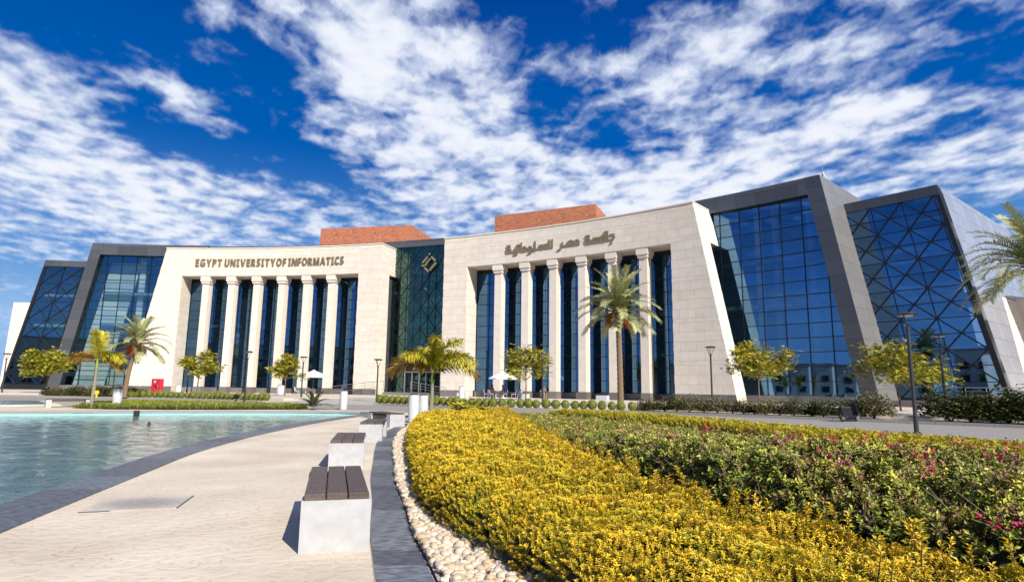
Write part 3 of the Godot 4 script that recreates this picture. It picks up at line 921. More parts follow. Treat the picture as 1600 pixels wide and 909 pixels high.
func wing(sg: float, clads: Array, grans: Array) -> void:
	var gt := 42.2 if sg > 0 else 43.5
	var gb := 45.1 if sg > 0 else 46.35
	var ft := 43.2 if sg > 0 else 44.5
	var fb := 46.35 if sg > 0 else 47.7
	var yt := 19.75
	var yg := 18.2
	var line := func(a: float, b: float, y: float, ya: float) -> float: return lerpf(b, a, (y - 0.9) / (ya - 0.9))
	var g := func(y): return line.call(gt, gb, y, yg)
	var f := func(y): return line.call(ft, fb, y, yt)
	var body := block([Vector2(30.0, yg), Vector2(g.call(yg), yg), Vector2(g.call(yt), yt), Vector2(30.0, yt)], -3.55, -4.6, 6, sg)
	var e := block([Vector2(g.call(0.25), 0.25), Vector2(f.call(0.25), 0.25), Vector2(f.call(yt), yt), Vector2(g.call(yt), yt)], -3.55, -4.6, 1, sg)
	body.v.append_array(e.v); body.n.append_array(e.n); body.c.append_array(e.c)
	e = block([Vector2(f.call(0.25) - 0.5, 0.25), Vector2(f.call(0.25), 0.25), Vector2(f.call(yt), yt), Vector2(f.call(yt) - 0.5, yt)], -4.6, -24.0, 1, sg)
	body.v.append_array(e.v); body.n.append_array(e.n); body.c.append_array(e.c)
	var fr := sub("dark_wing_frame", body, M.black, uni)
	var at := func(x, y, o): return P(x * sg, -3.55 + o, y)
	var head := PackedVector2Array([Vector2(30.0, yg), Vector2(g.call(yg), yg), Vector2(g.call(yt), yt), Vector2(30.0, yt)])
	cladding("header_panel", at, [head], yg, yt - 0.4, 1.15, 1.8, clads, fr, 0.03, 0.008, 0.0)
	cladding("header_panel", at, [head], yt - 0.4, yt, 0.4, 3.6, clads, fr, 0.03, 0.008, 0.0)
	cladding("frame_panel", at, [PackedVector2Array([Vector2(g.call(0.25), 0.25), Vector2(f.call(0.25), 0.25), Vector2(f.call(yt), yt), Vector2(g.call(yt), yt)])], 0.25, yt, 1.32, 60.0, clads, fr, 0.03, 0.008, 0.0)
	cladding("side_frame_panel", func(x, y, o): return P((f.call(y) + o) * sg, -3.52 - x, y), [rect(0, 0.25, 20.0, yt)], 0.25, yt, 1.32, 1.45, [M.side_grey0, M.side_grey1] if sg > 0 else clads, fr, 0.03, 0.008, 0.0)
	var base := sub("wing_base", block([Vector2(34.0, 0.25), Vector2(g.call(0.25), 0.25), Vector2(g.call(0.92), 0.92), Vector2(34.0, 0.92)], -3.62, -4.5, 5, sg), M.granite2, uni)
	cladding("base_panel", func(x, y, o): return P(x * sg, -3.62 + o, y), [PackedVector2Array([Vector2(34.0, 0.25), Vector2(g.call(0.25), 0.25), Vector2(g.call(0.92), 0.92), Vector2(34.0, 0.92)])], 0.25, 0.92, 0.7, 1.2, grans, base, 0.03, 0.006, 0.0)
	var back := block([Vector2(30.0, 18.0), Vector2(g.call(18.0), 18.0), Vector2(g.call(yg), yg), Vector2(30.0, yg)], -4.1, -4.3, 6, sg)
	var wg := sub("wing_glazing", back, M.bar, uni)
	var xs := []
	var k := 0
	while k < 10:
		xs.append(gt - 0.75 - 1.8 * (7 - k) if k < 8 else gt - 0.75 + 1.8 * (k - 7)); k += 1
	xs.append(gt + 4.2)
	var shape := PackedVector2Array([Vector2(30.2, 0.92), Vector2(g.call(0.92), 0.92), Vector2(g.call(yg), yg), Vector2(30.2, yg)])
	xs.sort()
	xs.insert(0, 30.2)
	glazing(func(x, y, o): return P(x * sg, -4.05 + o, y), shape, xs, steps_(0.92, yg, 14), wg, "wing_pane", [M.glass0, M.glass1, M.glass2, M.glass0] if sg > 0 else [M.teal0, M.teal1, M.teal0, M.glass1], 0.06, func(x): return outward(x * sg))

func outer_wing(sg: float, clads: Array) -> void:
	var o0 := P(46.4, -7.7, 0) if sg > 0 else P(-47.7, -7.7, 0)
	var ang := deg_to_rad(50.9) if sg > 0 else deg_to_rad(-6.1)
	var dx := Vector3(cos(ang), 0, sin(ang)) * sg
	var nn := Vector3(-sin(ang), 0, cos(ang))
	var at := func(x, y, o): return o0 + dx * x + Vector3(0, y, 0) + nn * o
	var yt := 17.95
	var yg := 17.1
	var ut := 4.05 if sg > 0 else 4.5
	var ub := 7.35 if sg > 0 else 7.95
	var ed := func(y): return lerpf(ub, ut, (y - 0.9) / (yt - 0.9))
	var body := MB.new()
	var hx := func(q: Array, a: float, b: float):
		var f := []
		var r := []
		for p in q:
			f.append(at.call(p.x, p.y, a)); r.append(at.call(p.x, p.y, b))
		body.hexa(f, r)
	hx.call([Vector2(-3.2, yg), Vector2(ed.call(yg), yg), Vector2(ed.call(yt), yt), Vector2(-3.2, yt)], -0.05, -1.0)
	hx.call([Vector2(ed.call(0.9) - 0.32, 0.9), Vector2(ed.call(0.9), 0.9), Vector2(ed.call(yg), yg), Vector2(ed.call(yg) - 0.32, yg)], 0.02, -1.0)
	hx.call([Vector2(-4, 0.2), Vector2(ed.call(0.2), 0.2), Vector2(ed.call(0.95), 0.95), Vector2(-4, 0.95)], 0.0, -1.0)
	hx.call([Vector2(ed.call(0.2) - 0.4, 0.2), Vector2(ed.call(0.2) - 0.04, 0.2), Vector2(ed.call(yt) - 0.04, yt), Vector2(ed.call(yt) - 0.4, yt)], -1.0, -22.0)
	hx.call([Vector2(-4, 17.5), Vector2(ed.call(17.5) - 0.4, 17.5), Vector2(ed.call(17.6) - 0.4, 17.6), Vector2(-4, 17.6)], -1.0, -22.0)
	hx.call([Vector2(-4, 0.9), Vector2(4, 0.9), Vector2(2, 17.4), Vector2(-4, 17.4)], -9.0, -9.3)
	var ow := sub("angled_outer_wing", body, M.black, uni)
	cladding("header_panel", at, [PackedVector2Array([Vector2(-3.2, yg), Vector2(ed.call(yg), yg), Vector2(ed.call(yt), yt), Vector2(-3.2, yt)])], yg, yt, 0.9, 1.18, clads, ow, 0.03, 0.008, 0.0)
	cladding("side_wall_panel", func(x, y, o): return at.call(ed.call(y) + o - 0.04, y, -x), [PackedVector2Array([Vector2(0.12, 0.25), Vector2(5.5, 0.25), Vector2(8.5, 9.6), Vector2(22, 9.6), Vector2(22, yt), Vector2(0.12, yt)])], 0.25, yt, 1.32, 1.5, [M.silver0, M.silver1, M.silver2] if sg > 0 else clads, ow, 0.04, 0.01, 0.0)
	cladding("recess_panel", func(x, y, o): return at.call(ed.call(y) + o - 0.04, y, -x), [PackedVector2Array([Vector2(5.56, 0.25), Vector2(22, 0.25), Vector2(22, 9.55), Vector2(8.54, 9.55)])], 0.25, 9.55, 0.9, 2.2, [M.stone4, M.stone2], ow, 0.03, 0.01)
	for y in [5.0, 9.2, 13.4]:
		var fl := MB.new()
		var f := []
		var r := []
		for p in [Vector2(-4, y - 0.35), Vector2(ed.call(y) - 0.5, y - 0.35), Vector2(ed.call(y) - 0.5, y), Vector2(-4, y)]:
			f.append(at.call(p.x, p.y, -1.3)); r.append(at.call(p.x, p.y, -8.9))
		fl.hexa(f, r)
		sub("storey_floor", fl, M.inside_floor, uni)
	# diagonal lattice: rows of nodes, each row half a cell off the last, the whole lattice leaning with the outer edge
	var gz := MB.new()
	gz.bar(at.call(-3.0, yg - 0.06, -0.05), at.call(ed.call(yg) - 0.35, yg - 0.06, -0.05), 0.1, 0.1, nn)
	var dg := sub("diagonal_glazing", gz, M.bar, uni)
	var rows := 13
	var lean := func(u: float, y: float) -> Vector2:
		var k := (17.1 - y) / 16.2
		return Vector2(ut - 0.3 + u + k * (ub - ut) * (0.72 + 0.28 * clampf((u + 6.0) / 6.0, 0, 1)), y)
	var shape := PackedVector2Array([Vector2(-3.6, 0.95), Vector2(ed.call(0.95) - 0.3, 0.95), Vector2(ed.call(yg) - 0.3, yg), Vector2(-3.6, yg)])
	var cw := 2.35
	var h := (yg - 0.95) / rows
	var nrm := func(_x): return nn
	var tint := [M.glass0, M.glass1, M.glass2] if sg > 0 else [M.teal0, M.teal1, M.glass1]
	for j in rows:
		var ya := yg - h * j
		var yb := ya - h
		var off_a := 0.0 if j % 2 == 0 else 0.5
		var off_b := 0.5 - off_a
		for i in range(-7, 2):
			var a0: Vector2 = lean.call((i + off_a) * cw, ya)
			var a1: Vector2 = lean.call((i + 1 + off_a) * cw, ya)
			var b0: Vector2 = lean.call((i + off_b) * cw, yb)
			var b1: Vector2 = lean.call((i + 1 + off_b) * cw, yb)
			var tris := [[a0, a1, b0 if off_b > off_a else b1], [b0, b1, a1 if off_b > off_a else a0]]
			for t in tris:
				var c := clip(PackedVector2Array(t), shape)
				if c.size() < 3 or area(c) < 0.03: continue
				var mb := MB.new()
				for k in range(1, c.size() - 1): mb.tri(at.call(c[0].x, c[0].y, 0), at.call(c[k].x, c[k].y, 0), at.call(c[k + 1].x, c[k + 1].y, 0), nn)
				part("triangular_pane", mb.done(), tint[rng.randi() % 3], dg)
			bar_in("diagonal_bar", at, PackedVector2Array([a0, b0]), shape, 0.1, dg, nrm)
			bar_in("diagonal_bar", at, PackedVector2Array([a0, lean.call((i - 1 + off_b) * cw if off_b > off_a else (i + off_b) * cw, yb)]) if off_b > off_a else PackedVector2Array([a0, b1]), shape, 0.1, dg, nrm)
			if j % 2 == 0: bar_in("mullion", at, PackedVector2Array([a0, lean.call(i * cw, maxf(ya - 2 * h, 0.95))]), shape, 0.06, dg, nrm)
		bar_in("transom", at, PackedVector2Array([Vector2(-6, yb), Vector2(12, yb)]), shape, 0.06, dg, nrm)
	# stone block that ends the building beyond the wing
	var st := MB.new()
	var q0 := [at.call(6.5, 0.2, -8), at.call(13.5, 0.2, -8), at.call(13.5, 0.2, -18), at.call(6.5, 0.2, -18)]
	var q1 := [at.call(6.5, 12.9, -8), at.call(13.1, 12.9, -8), at.call(13.1, 12.9, -18), at.call(6.5, 12.9, -18)]
	if sg > 0:
		q0 = [at.call(7.4, 9.7, -9.5), at.call(16, 9.7, -9.5), at.call(16, 9.7, -22), at.call(6.0, 9.7, -22)]
		q1 = [at.call(7.2, 10.9, -9.5), at.call(16, 10.9, -9.5), at.call(16, 10.9, -22), at.call(5.6, 10.9, -22)]
		var rec := MB.new()
		rec.hexa([at.call(5.6, 0.2, -13), at.call(16, 0.2, -13), at.call(16, 0.2, -13.5), at.call(5.6, 0.2, -13.5)], [at.call(5.6, 9.7, -13), at.call(16, 9.7, -13), at.call(16, 9.7, -13.5), at.call(5.6, 9.7, -13.5)])
		sub("recessed_wall", rec, M.stone4, uni)
	st.hexa(q0, q1)
	sub("end_block", st, M.stone1, uni)

func centre(clads: Array) -> void:
	var yt := 18.75
	var cg := sub("centre_glazing", block([Vector2(-8.5, yt), Vector2(5.4, yt), Vector2(5.4, 19.35), Vector2(-8.5, 19.35)], -3.35, -3.9, 6), M.clad2, uni)
	var at := func(x, y, o): return P(x, -3.5 + o, y)
	var shape := rect(-8.4, 0.6, 5.3, yt)
	var nrm := func(x): return outward(x)
	var xs := steps_(-8.4, 5.3, 14)
	var ys := steps_(0.6, yt, 14)
	glazing(at, shape, xs, ys, cg, "lattice_pane", [M.green0, M.green1, M.green0], 0.05, nrm)
	for j in 14:
		for i in 14:
			var up := (i + j) % 2 == 0
			bar_in("lattice_bar", at, PackedVector2Array([Vector2(xs[i], ys[j] if up else ys[j + 1]), Vector2(xs[i + 1], ys[j + 1] if up else ys[j])]), shape, 0.055, cg, nrm)
	# entrance doors
	for s in [-2.2, 0.6]:
		var mb := MB.new()
		for e in [[s, 0.3, s, 3.1], [s + 1.9, 0.3, s + 1.9, 3.1], [s, 3.05, s + 1.9, 3.05], [s + 0.95, 0.3, s + 0.95, 3.1]]:
			mb.bar(P(e[0], -3.2, e[1]), P(e[2], -3.2, e[3]), 0.12, 0.2, outward(s))
		sub("entrance_door", mb, M.steel, uni)
	sub("entrance_step", block([Vector2(-4.2, 0.25), Vector2(4.2, 0.25), Vector2(4.2, 0.6), Vector2(-4.2, 0.6)], -1.6, -3.3, 3), M.granite2, uni)
	# gilt emblem of slanting bars on the glass
	var em := MB.new()
	var k := 0
	for e in [[285, 470, 425, 315, 46], [455, 268, 488, 232, 46], [522, 318, 640, 432, 50], [392, 478, 508, 368, 38], [660, 478, 500, 668, 52], [348, 590, 470, 700, 46], [310, 548, 400, 520, 40], [282, 520, 300, 560, 34], [430, 470, 360, 545, 36]]:
		var pt := func(x: float, y: float) -> Vector3: return P(0.53 + (x - 470) * 0.00495, -3.2 + k * 0.012, 16.5 - (y - 470) * 0.00495)
		em.bar(pt.call(e[0], e[1]), pt.call(e[2], e[3]), e[4] * 0.0052, 0.22, outward(0.5))
		k += 1
	sub("emblem", em, M.gold, uni)

func lettering() -> void:
	# the name in Latin letters on the left portico, each letter a piece
	var fo := SystemFont.new()
	fo.font_names = PackedStringArray(["Droid Sans"])
	fo.font_weight = 700
	var root := MB.new()
	root.bar(P(-29.3, 0.02, 16.15), P(-29.2, 0.02, 16.15), 0.04, 0.04, Vector3.UP)
	var sgn := sub("name_sign", root, M.letters, uni)
	var words := [["EGYPT", -29.45, -26.0], ["UNIVERSITY", -25.6, -18.8], ["OF", -18.62, -17.32], ["INFORMATICS", -17.0, -9.4]]
	for w in words:
		var ms := []
		var total := 0.0
		for ch in w[0]:
			var tm := TextMesh.new()
			tm.text = ch; tm.font = fo; tm.font_size = 64; tm.pixel_size = 0.0208; tm.depth = 0.14; tm.curve_step = 1.0
			var bb := tm.get_aabb()
			bb.size.x *= 0.8
			ms.append([tm, bb]); total += bb.size.x
		var gap: float = (w[2] - w[1] - total) / (ms.size() - 1)
		var s: float = w[1]
		for q in ms:
			var bb: AABB = q[1]
			var sc := s + bb.size.x / 2.0
			var x := along(sc) * 0.8
			var z := outward(sc)
			var o := part("letter", q[0], M.letters, sgn)
			o.transform = Transform3D(Basis(x, Vector3.UP, z), P(sc, 0.12, 16.18) - x * (bb.position.x + bb.size.x / 1.6) - Vector3.UP * (bb.position.y if bb.size.y < 1.03 or true else 0.0))
			s += bb.size.x + gap
	# the Arabic name on the right portico, drawn as broad strokes: x to the right, h above the base line
	var ar := MB.new()
	ar.bar(P(12.4, 0.02, 16.05), P(12.5, 0.02, 16.05), 0.04, 0.04, Vector3.UP)
	var asg := sub("arabic_name_sign", ar, M.letters, uni)
	var ring := func(x: float, y: float, rx: float, ry: float) -> Array:
		var o := []
		for i in 9: o.append([x + rx * cos(TAU * i / 8.0), y + ry * sin(TAU * i / 8.0)])
		return o
	var ws := [
		[[[1468, 66], [1512, 66], [1516, 30], [1500, 6], [1436, 6], [1436, 112]], [[1476, -32], [1482, -32]], ring.call(1366, 36, 27, 27), [[1408, 6], [1228, 6]], [[1300, 6], [1318, 52], [1262, 52], [1282, 6]], ring.call(1186, 32, 28, 27), [[1228, 6], [1190, 6]], [[1168, 92], [1174, 92]], [[1200, 92], [1206, 92]], [[1408, 6], [1408, 112]]],
		[ring.call(1046, 34, 27, 27), [[1070, 6], [878, 6]], ring.call(968, 36, 38, 26), [[926, 6], [926, 36]], [[878, 6], [858, 6], [858, 48]], [[856, 40], [850, 0], [830, -32], [802, -40]]],
		[[[724, 104], [724, 6], [512, 6]], [[684, 100], [684, 6]], ring.call(640, 32, 24, 25), [[586, 6], [604, 50], [556, 50], [572, 6]], [[494, 104], [494, 6], [450, 6]], ring.call(424, 28, 23, 22), [[446, 10], [436, -30], [402, -42]], ring.call(346, 30, 25, 24), [[378, 6], [306, 6], [306, 106]], [[266, 56], [266, 6], [150, 6]], [[252, 88], [258, 88]], [[278, 88], [284, 88]], [[224, 50], [224, 6]], [[212, -30], [218, -30]], [[238, -30], [244, -30]], ring.call(130, 32, 27, 26), [[116, 90], [122, 90]], [[142, 90], [148, 90]], [[512, 6], [460, 6]]]]
	for w in ws:
		var mb := MB.new()
		var k := 0
		for st in w:
			for i in st.size() - 1:
				var a: Array = st[i]
				var b: Array = st[i + 1]
				var pa := Vector2(12.3 + (a[0] - 90) / 110.5, 16.1 + a[1] / 118.0)
				var pb := Vector2(12.3 + (b[0] - 90) / 110.5, 16.1 + b[1] / 118.0)
				var e := (pb - pa).normalized() * (0.085 if st.size() > 2 else 0.095)
				pa -= e; pb += e
				var t := 0.05 + 0.0015 * k
				mb.bar(P(pa.x, t, pa.y), P(pb.x, t, pb.y), 0.168, 0.14, outward(pa.x))
				k += 1
		part("word", mb.done(), M.letters, asg)

# ---------- planting ----------
func leaf(mb: MB, at: Vector3, dir: Vector3, side: Vector3, l: float, w: float, c: Color, fold := 0.25) -> void:
	# one folded leaf of four faces
	var up := side.cross(dir).normalized()
	var b := at + dir * l * 0.45
	var tip := at + dir * l - up * l * 0.12
	mb.col = c
	mb.tri(at, b + side * w * 0.5 + up * w * fold, b, up)
	mb.tri(at, b - side * w * 0.5 + up * w * fold, b, up)
	mb.tri(b + side * w * 0.5 + up * w * fold, tip, b, up)
	mb.tri(b - side * w * 0.5 + up * w * fold, tip, b, up)

func sprig(r: RandomNumberGenerator, h: float, n: int, l: float, w: float, c0: Color, c1: Color, spread := 0.9) -> ArrayMesh:
	var mb := MB.new()
	mb.col = Color(0.12, 0.09, 0.04)
	mb.tube([Vector3.ZERO, Vector3(0.02 * h, h * 0.5, 0), Vector3(0, h, 0.02 * h)], [0.0035, 0.003, 0.001], 3, false)
	for i in n:
		var f := pow(float(i) / n, 0.8)
		var a := i * 2.4 + r.randf_range(-0.4, 0.4)
		var el := lerpf(0.25, 1.1, f) * r.randf_range(0.7, 1.25) / spread
		var d := Vector3(cos(a) * cos(el), sin(el), sin(a) * cos(el)).normalized()
		var s := Vector3(-sin(a), 0, cos(a))
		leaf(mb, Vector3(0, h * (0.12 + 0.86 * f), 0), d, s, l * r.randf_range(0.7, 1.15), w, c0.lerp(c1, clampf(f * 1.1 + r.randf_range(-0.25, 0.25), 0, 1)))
	return mb.done()

func inside(p: Vector2, poly: PackedVector2Array) -> bool:
	return Geometry2D.is_point_in_polygon(p, poly)

func mound(poly: PackedVector2Array, h: float, cell: float, edge: float, seed_: int, bump: float) -> Dictionary:
	# height of a planted mass: zero at its outline, lumpy inside
	var f := FastNoiseLite.new()
	f.seed = seed_; f.frequency = 1.5; f.fractal_octaves = 3
	var lo := Vector2(1e9, 1e9)
	var hi := -lo
	for p in poly:
		lo = lo.min(p); hi = hi.max(p)
	return {"poly": poly, "h": h, "edge": edge, "f": f, "bump": bump, "lo": lo, "hi": hi, "cell": cell}

func mound_at(m: Dictionary, p: Vector2) -> float:
	var poly: PackedVector2Array = m.poly
	var d := 1e9
	for i in poly.size():
		var q := Geometry2D.get_closest_point_to_segment(p, poly[i], poly[(i + 1) % poly.size()])
		d = minf(d, q.distance_squared_to(p))
	d = sqrt(d)
	var k := clampf(d / m.edge, 0, 1)
	return m.h * (lerpf(1.12, 0.42, smoothstep(6.0, 16.0, p.length())) if m.has("sinks") else 1.0) * sqrt(k * (2.0 - k)) * (1.0 + m.bump * m.f.get_noise_2d(p.x, p.y))

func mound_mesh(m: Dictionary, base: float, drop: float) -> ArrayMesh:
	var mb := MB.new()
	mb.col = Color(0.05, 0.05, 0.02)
	var nx := int((m.hi.x - m.lo.x) / m.cell) + 2
	var nz := int((m.hi.y - m.lo.y) / m.cell) + 2
	var g := []
	for i in nx:
		var row := []
		for j in nz:
			var p := Vector2(m.lo.x + i * m.cell, m.lo.y + j * m.cell)
			row.append(maxf(mound_at(m, p) - drop, 0.02) if inside(p, m.poly) else -1.0)
		g.append(row)
	for i in nx - 1:
		for j in nz - 1:
			if g[i][j] < 0 or g[i + 1][j] < 0 or g[i][j + 1] < 0 or g[i + 1][j + 1] < 0: continue
			var q := func(a: int, b: int) -> Vector3: return Vector3(m.lo.x + a * m.cell, base + g[a][b], m.lo.y + b * m.cell)
			mb.quad(q.call(i, j), q.call(i + 1, j), q.call(i + 1, j + 1), q.call(i, j + 1), Vector3.UP)
	return mb.done()

func plant(called: String, m: Dictionary, base: float, meshes: Array, material: Material, density: Callable, size: Callable, tint: Callable, tilt: float, label: String, cat: String, sink: float, parent_of := {}) -> void:
	var root := thing(called, label, cat, Vector3((m.lo.x + m.hi.x) / 2, 0, (m.lo.y + m.hi.y) / 2))
	root.set_meta("kind", "stuff")
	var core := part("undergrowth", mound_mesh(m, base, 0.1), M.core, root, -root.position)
	core.set_meta("kind", "stuff")
	var sets := []
	for q in meshes: sets.append([[], []])
	var z: float = m.lo.y
	while z < m.hi.y:
		var x: float = m.lo.x
		var dn: float = density.call(z)
		var step := 1.0 / sqrt(dn)
		while x < m.hi.x:
			var p := Vector2(x + rng.randf() * step, z + rng.randf() * step)
			x += step
			if not inside(p, m.poly): continue
			var y := mound_at(m, p)
			var e := 0.15
			var gx := (mound_at(m, p + Vector2(e, 0)) - y) / e
			var gz := (mound_at(m, p + Vector2(0, e)) - y) / e
			var nrm := Vector3(-gx, 1.0, -gz).normalized()
			nrm = (nrm + Vector3(rng.randf_range(-tilt, tilt), 0, rng.randf_range(-tilt, tilt))).normalized()
			var s: float = size.call(p.y) * rng.randf_range(0.7, 1.3)
			var b := Basis(Quaternion(Vector3.UP, nrm)) * Basis(Vector3.UP, rng.randf() * TAU)
			var k := rng.randi() % meshes.size()
			sets[k][0].append(Transform3D(b.scaled_local(Vector3.ONE * s), Vector3(p.x, base + y, p.y) - nrm * sink * s - root.position))
			sets[k][1].append(tint.call(p))
		z += step
	for k in meshes.size():
		if sets[k][0].size(): scatter("foliage" if k == 0 else "foliage_%03d" % k, meshes[k], material, sets[k][0], sets[k][1], root)

var yellow_edge: PackedVector2Array

func gardens() -> void:
	var r := RandomNumberGenerator.new()
	r.seed = 8
	# yellow duranta carpet
	yellow_edge = curve([Vector2(-0.1, -26.6), Vector2(0.2, -22.5), Vector2(0.45, -18.5), Vector2(0.78, -14.0), Vector2(1.12, -10.4), Vector2(1.48, -6.9), Vector2(1.95, -5.0), Vector2(2.35, -4.1), Vector2(2.75, -3.3), Vector2(3.0, -2.4)], 4)
	var yl := PackedVector2Array()
	for i in range(0, bed_edge.size(), 3): yl.append(bed_edge[i] - Vector2(0.04, 0))
	for p in [Vector2(-2.7, -24.4), Vector2(-1.6, -26.6), Vector2(-0.8, -27.2)]: yl.append(p)
	yl.append_array(yellow_edge)
	var my := mound(yl, 0.44, 0.1, 0.32, 3, 0.34)
	var ys := []
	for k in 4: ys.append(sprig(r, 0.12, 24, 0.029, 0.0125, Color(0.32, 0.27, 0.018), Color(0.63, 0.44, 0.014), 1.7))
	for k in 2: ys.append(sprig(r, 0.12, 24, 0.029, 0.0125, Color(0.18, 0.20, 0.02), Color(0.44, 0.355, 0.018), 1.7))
	var dens := func(z: float) -> float: return 1150.0 if z > -7.5 else 560.0 if z > -12.0 else 240.0
	var size := func(z: float) -> float: return 0.72 if z > -7.5 else 0.98 if z > -12.0 else 1.4
	var patch := FastNoiseLite.new()
	patch.seed = 19; patch.frequency = 1.1
	var ytint := func(p: Vector2) -> Color:
		var n := patch.get_noise_2d(p.x, p.y)
		var v := r.randf_range(0.8, 1.2) * (1.0 + 0.28 * patch.get_noise_2d(p.x * 3.0 + 9.0, p.y * 3.0))
		v *= 1.15
		return Color(v * (0.97 + 0.2 * n), v * (0.98 + 0.05 * n), v * 0.75)
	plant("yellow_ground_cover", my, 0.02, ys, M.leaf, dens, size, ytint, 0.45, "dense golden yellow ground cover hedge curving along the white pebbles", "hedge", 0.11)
	# long shoots standing out of the carpet towards its right edge
	var sh := [[], []]
	for i in 420:
		var z := r.randf_range(-24.0, -3.0)
		var x := 0.0
		for k in yellow_edge.size() - 1:
			if z <= yellow_edge[k + 1].y and z >= yellow_edge[k].y: x = lerpf(yellow_edge[k].x, yellow_edge[k + 1].x, inverse_lerp(yellow_edge[k].y, yellow_edge[k + 1].y, z))
		var p := Vector2(x - absf(r.randfn(0.0, 0.5)) - 0.1, z)
		if not inside(p, yl): continue
		var s := r.randf_range(0.9, 1.9)
		sh[0].append(Transform3D(Basis.from_euler(Vector3(r.randf_range(-0.3, 0.3), r.randf() * TAU, r.randf_range(-0.3, 0.3))).scaled_local(Vector3(s, s * 1.35, s)), Vector3(p.x, mound_at(my, p) - 0.08, p.y)))
		sh[1].append(Color(1.0, 1.0, 1.0))
	tag(scatter("long_yellow_shoots", ys[0], M.leaf, sh[0], sh[1]), "long golden shoots rising above the yellow carpet hedge", "shoots")
	# bougainvillea mass: green, with bare twigs and pink and white bracts
	var gp := PackedVector2Array()
	for p in yellow_edge: gp.append(p + Vector2(0.16, 0.1))
	for p in [Vector2(5.5, -2.4), Vector2(6.9, -6.5), Vector2(6.4, -8.6), Vector2(6.3, -10.6), Vector2(5.9, -13.4), Vector2(5.1, -16.4), Vector2(4.0, -19.8), Vector2(2.7, -22.6), Vector2(1.2, -25.6)]: gp.append(p)
	var mg := mound(gp, 0.56, 0.16, 0.4, 6, 0.45)
	mg["sinks"] = true
	var gs := []
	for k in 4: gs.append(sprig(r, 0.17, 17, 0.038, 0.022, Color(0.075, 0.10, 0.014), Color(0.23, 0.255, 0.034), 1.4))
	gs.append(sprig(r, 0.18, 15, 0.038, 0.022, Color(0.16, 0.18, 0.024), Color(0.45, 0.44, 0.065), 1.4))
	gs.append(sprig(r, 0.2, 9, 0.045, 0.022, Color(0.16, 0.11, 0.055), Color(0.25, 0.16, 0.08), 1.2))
	var gd := func(z: float) -> float: return 500.0 if z > -7.0 else 290.0 if z > -12.0 else 150.0
	var gz := func(z: float) -> float: return 1.0 if z > -7.0 else 1.25 if z > -12.0 else 1.6
	var gt := func(p: Vector2) -> Color:
		var n := patch.get_noise_2d(p.x * 0.7 + 40.0, p.y * 0.7)
		var v := r.randf_range(0.75, 1.25)
		v *= 1.1
		return Color(v * (1.0 + 0.35 * n), v * (1.0 + 0.12 * n), v * 0.9)
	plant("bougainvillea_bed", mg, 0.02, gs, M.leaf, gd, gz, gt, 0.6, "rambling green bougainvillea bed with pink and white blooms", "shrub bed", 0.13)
	var tw := MB.new()
	for i in 2600:
		var p := Vector2(r.randf_range(0.4, 6.6), -3.0 - 20.0 * pow(r.randf(), 1.6))
		if not inside(p, gp): continue
		var y := mound_at(mg, p)
		var a := r.randf() * TAU
		var l := r.randf_range(0.15, 0.4)
		tw.col = Color(0.22, 0.155, 0.10) * r.randf_range(0.7, 1.5)
		var o := Vector3(p.x, y - 0.10, p.y)
		var d := Vector3(cos(a), r.randf_range(0.25, 1.2), sin(a)).normalized()
		tw.tube([o, o + d * l * 0.5 + Vector3(0, 0.02, 0), o + d * l], [0.006, 0.005, 0.002], 4, false)
	tag(part("bare_twigs", tw.done(), M.petal, self), "bare brown twigs poking out of the bougainvillea bed", "twigs", "", "stuff")
	# bracts: clusters, most of them in a band across the middle of the bed
	var spots := [[5.29, -13.82], [5.66, -13.21], [3.24, -7.17], [2.68, -6.2], [2.67, -5.87], [2.84, -5.67], [3.47, -6.7], [3.67, -7.15], [4.65, -7.84], [3.36, -5.93], [3.59, -6.44], [3.7, -6.3], [3.76, -5.75], [3.3, -5.33], [3.59, -5.42], [3.33, -4.99], [4.59, -7.99], [5.2, -8.59], [5.28, -7.92], [5.54, -7.95], [5.39, -7.42], [5.47, -7.23], [6.19, -7.8], [5.88, -7.28], [3.18, -4.08], [2.8, -3.6], [4.6, -14.8], [2.04, -7.91], [2.38, -8.87], [2.41, -7.56], [3.74, -9.07], [3.64, -7.72], [2.61, -4.93], [3.1, -14.6], [1.83, -16.52], [1.39, -16.4], [3.42, -5.05], [3.55, -5.6], [5.0, -8.1], [4.4, -7.4], [1.2, -18.4], [2.6, -12.2], [3.4, -11.0], [1.7, -9.4]]
	var fl := MB.new()
	var fw := MB.new()
	for i in spots.size() + 7:
		var white_ := i >= spots.size()
		var p := Vector2(spots[i][0], spots[i][1]) if not white_ else Vector2(r.randf_range(2.0, 5.6), r.randf_range(-12.5, -5.5))
		if not inside(p, gp): continue
		var y := mound_at(mg, p) + 0.13
		var hue: Color = [Color(0.50, 0.015, 0.12), Color(0.42, 0.012, 0.05), Color(0.55, 0.03, 0.22)][r.randi() % 3]
		var mb := fw if white_ else fl
		for k in (6 if white_ else 16):
			var o := Vector3(p.x, 0.02 + y, p.y) + Vector3(r.randfn(0, 0.045), r.randfn(0.0, 0.03), r.randfn(0, 0.05))
			var a := r.randf() * TAU
			var d := Vector3(cos(a), r.randf_range(0.1, 1.2), sin(a)).normalized()
			leaf(mb, o, d, Vector3(-sin(a), 0, cos(a)), r.randf_range(0.03, 0.048), 0.03, (Color(0.75, 0.74, 0.62) if white_ else hue) * r.randf_range(0.75, 1.2), 0.3)
	tag(part("pink_bracts", fl.done(), M.petal, self), "magenta bougainvillea flowers scattered over the green bed", "flowers", "", "stuff")
	tag(part("white_bracts", fw.done(), M.petal, self), "small white flowers scattered over the green bed", "flowers", "", "stuff")
	# second yellow strip between the green bed and the road
	var y2 := PackedVector2Array()
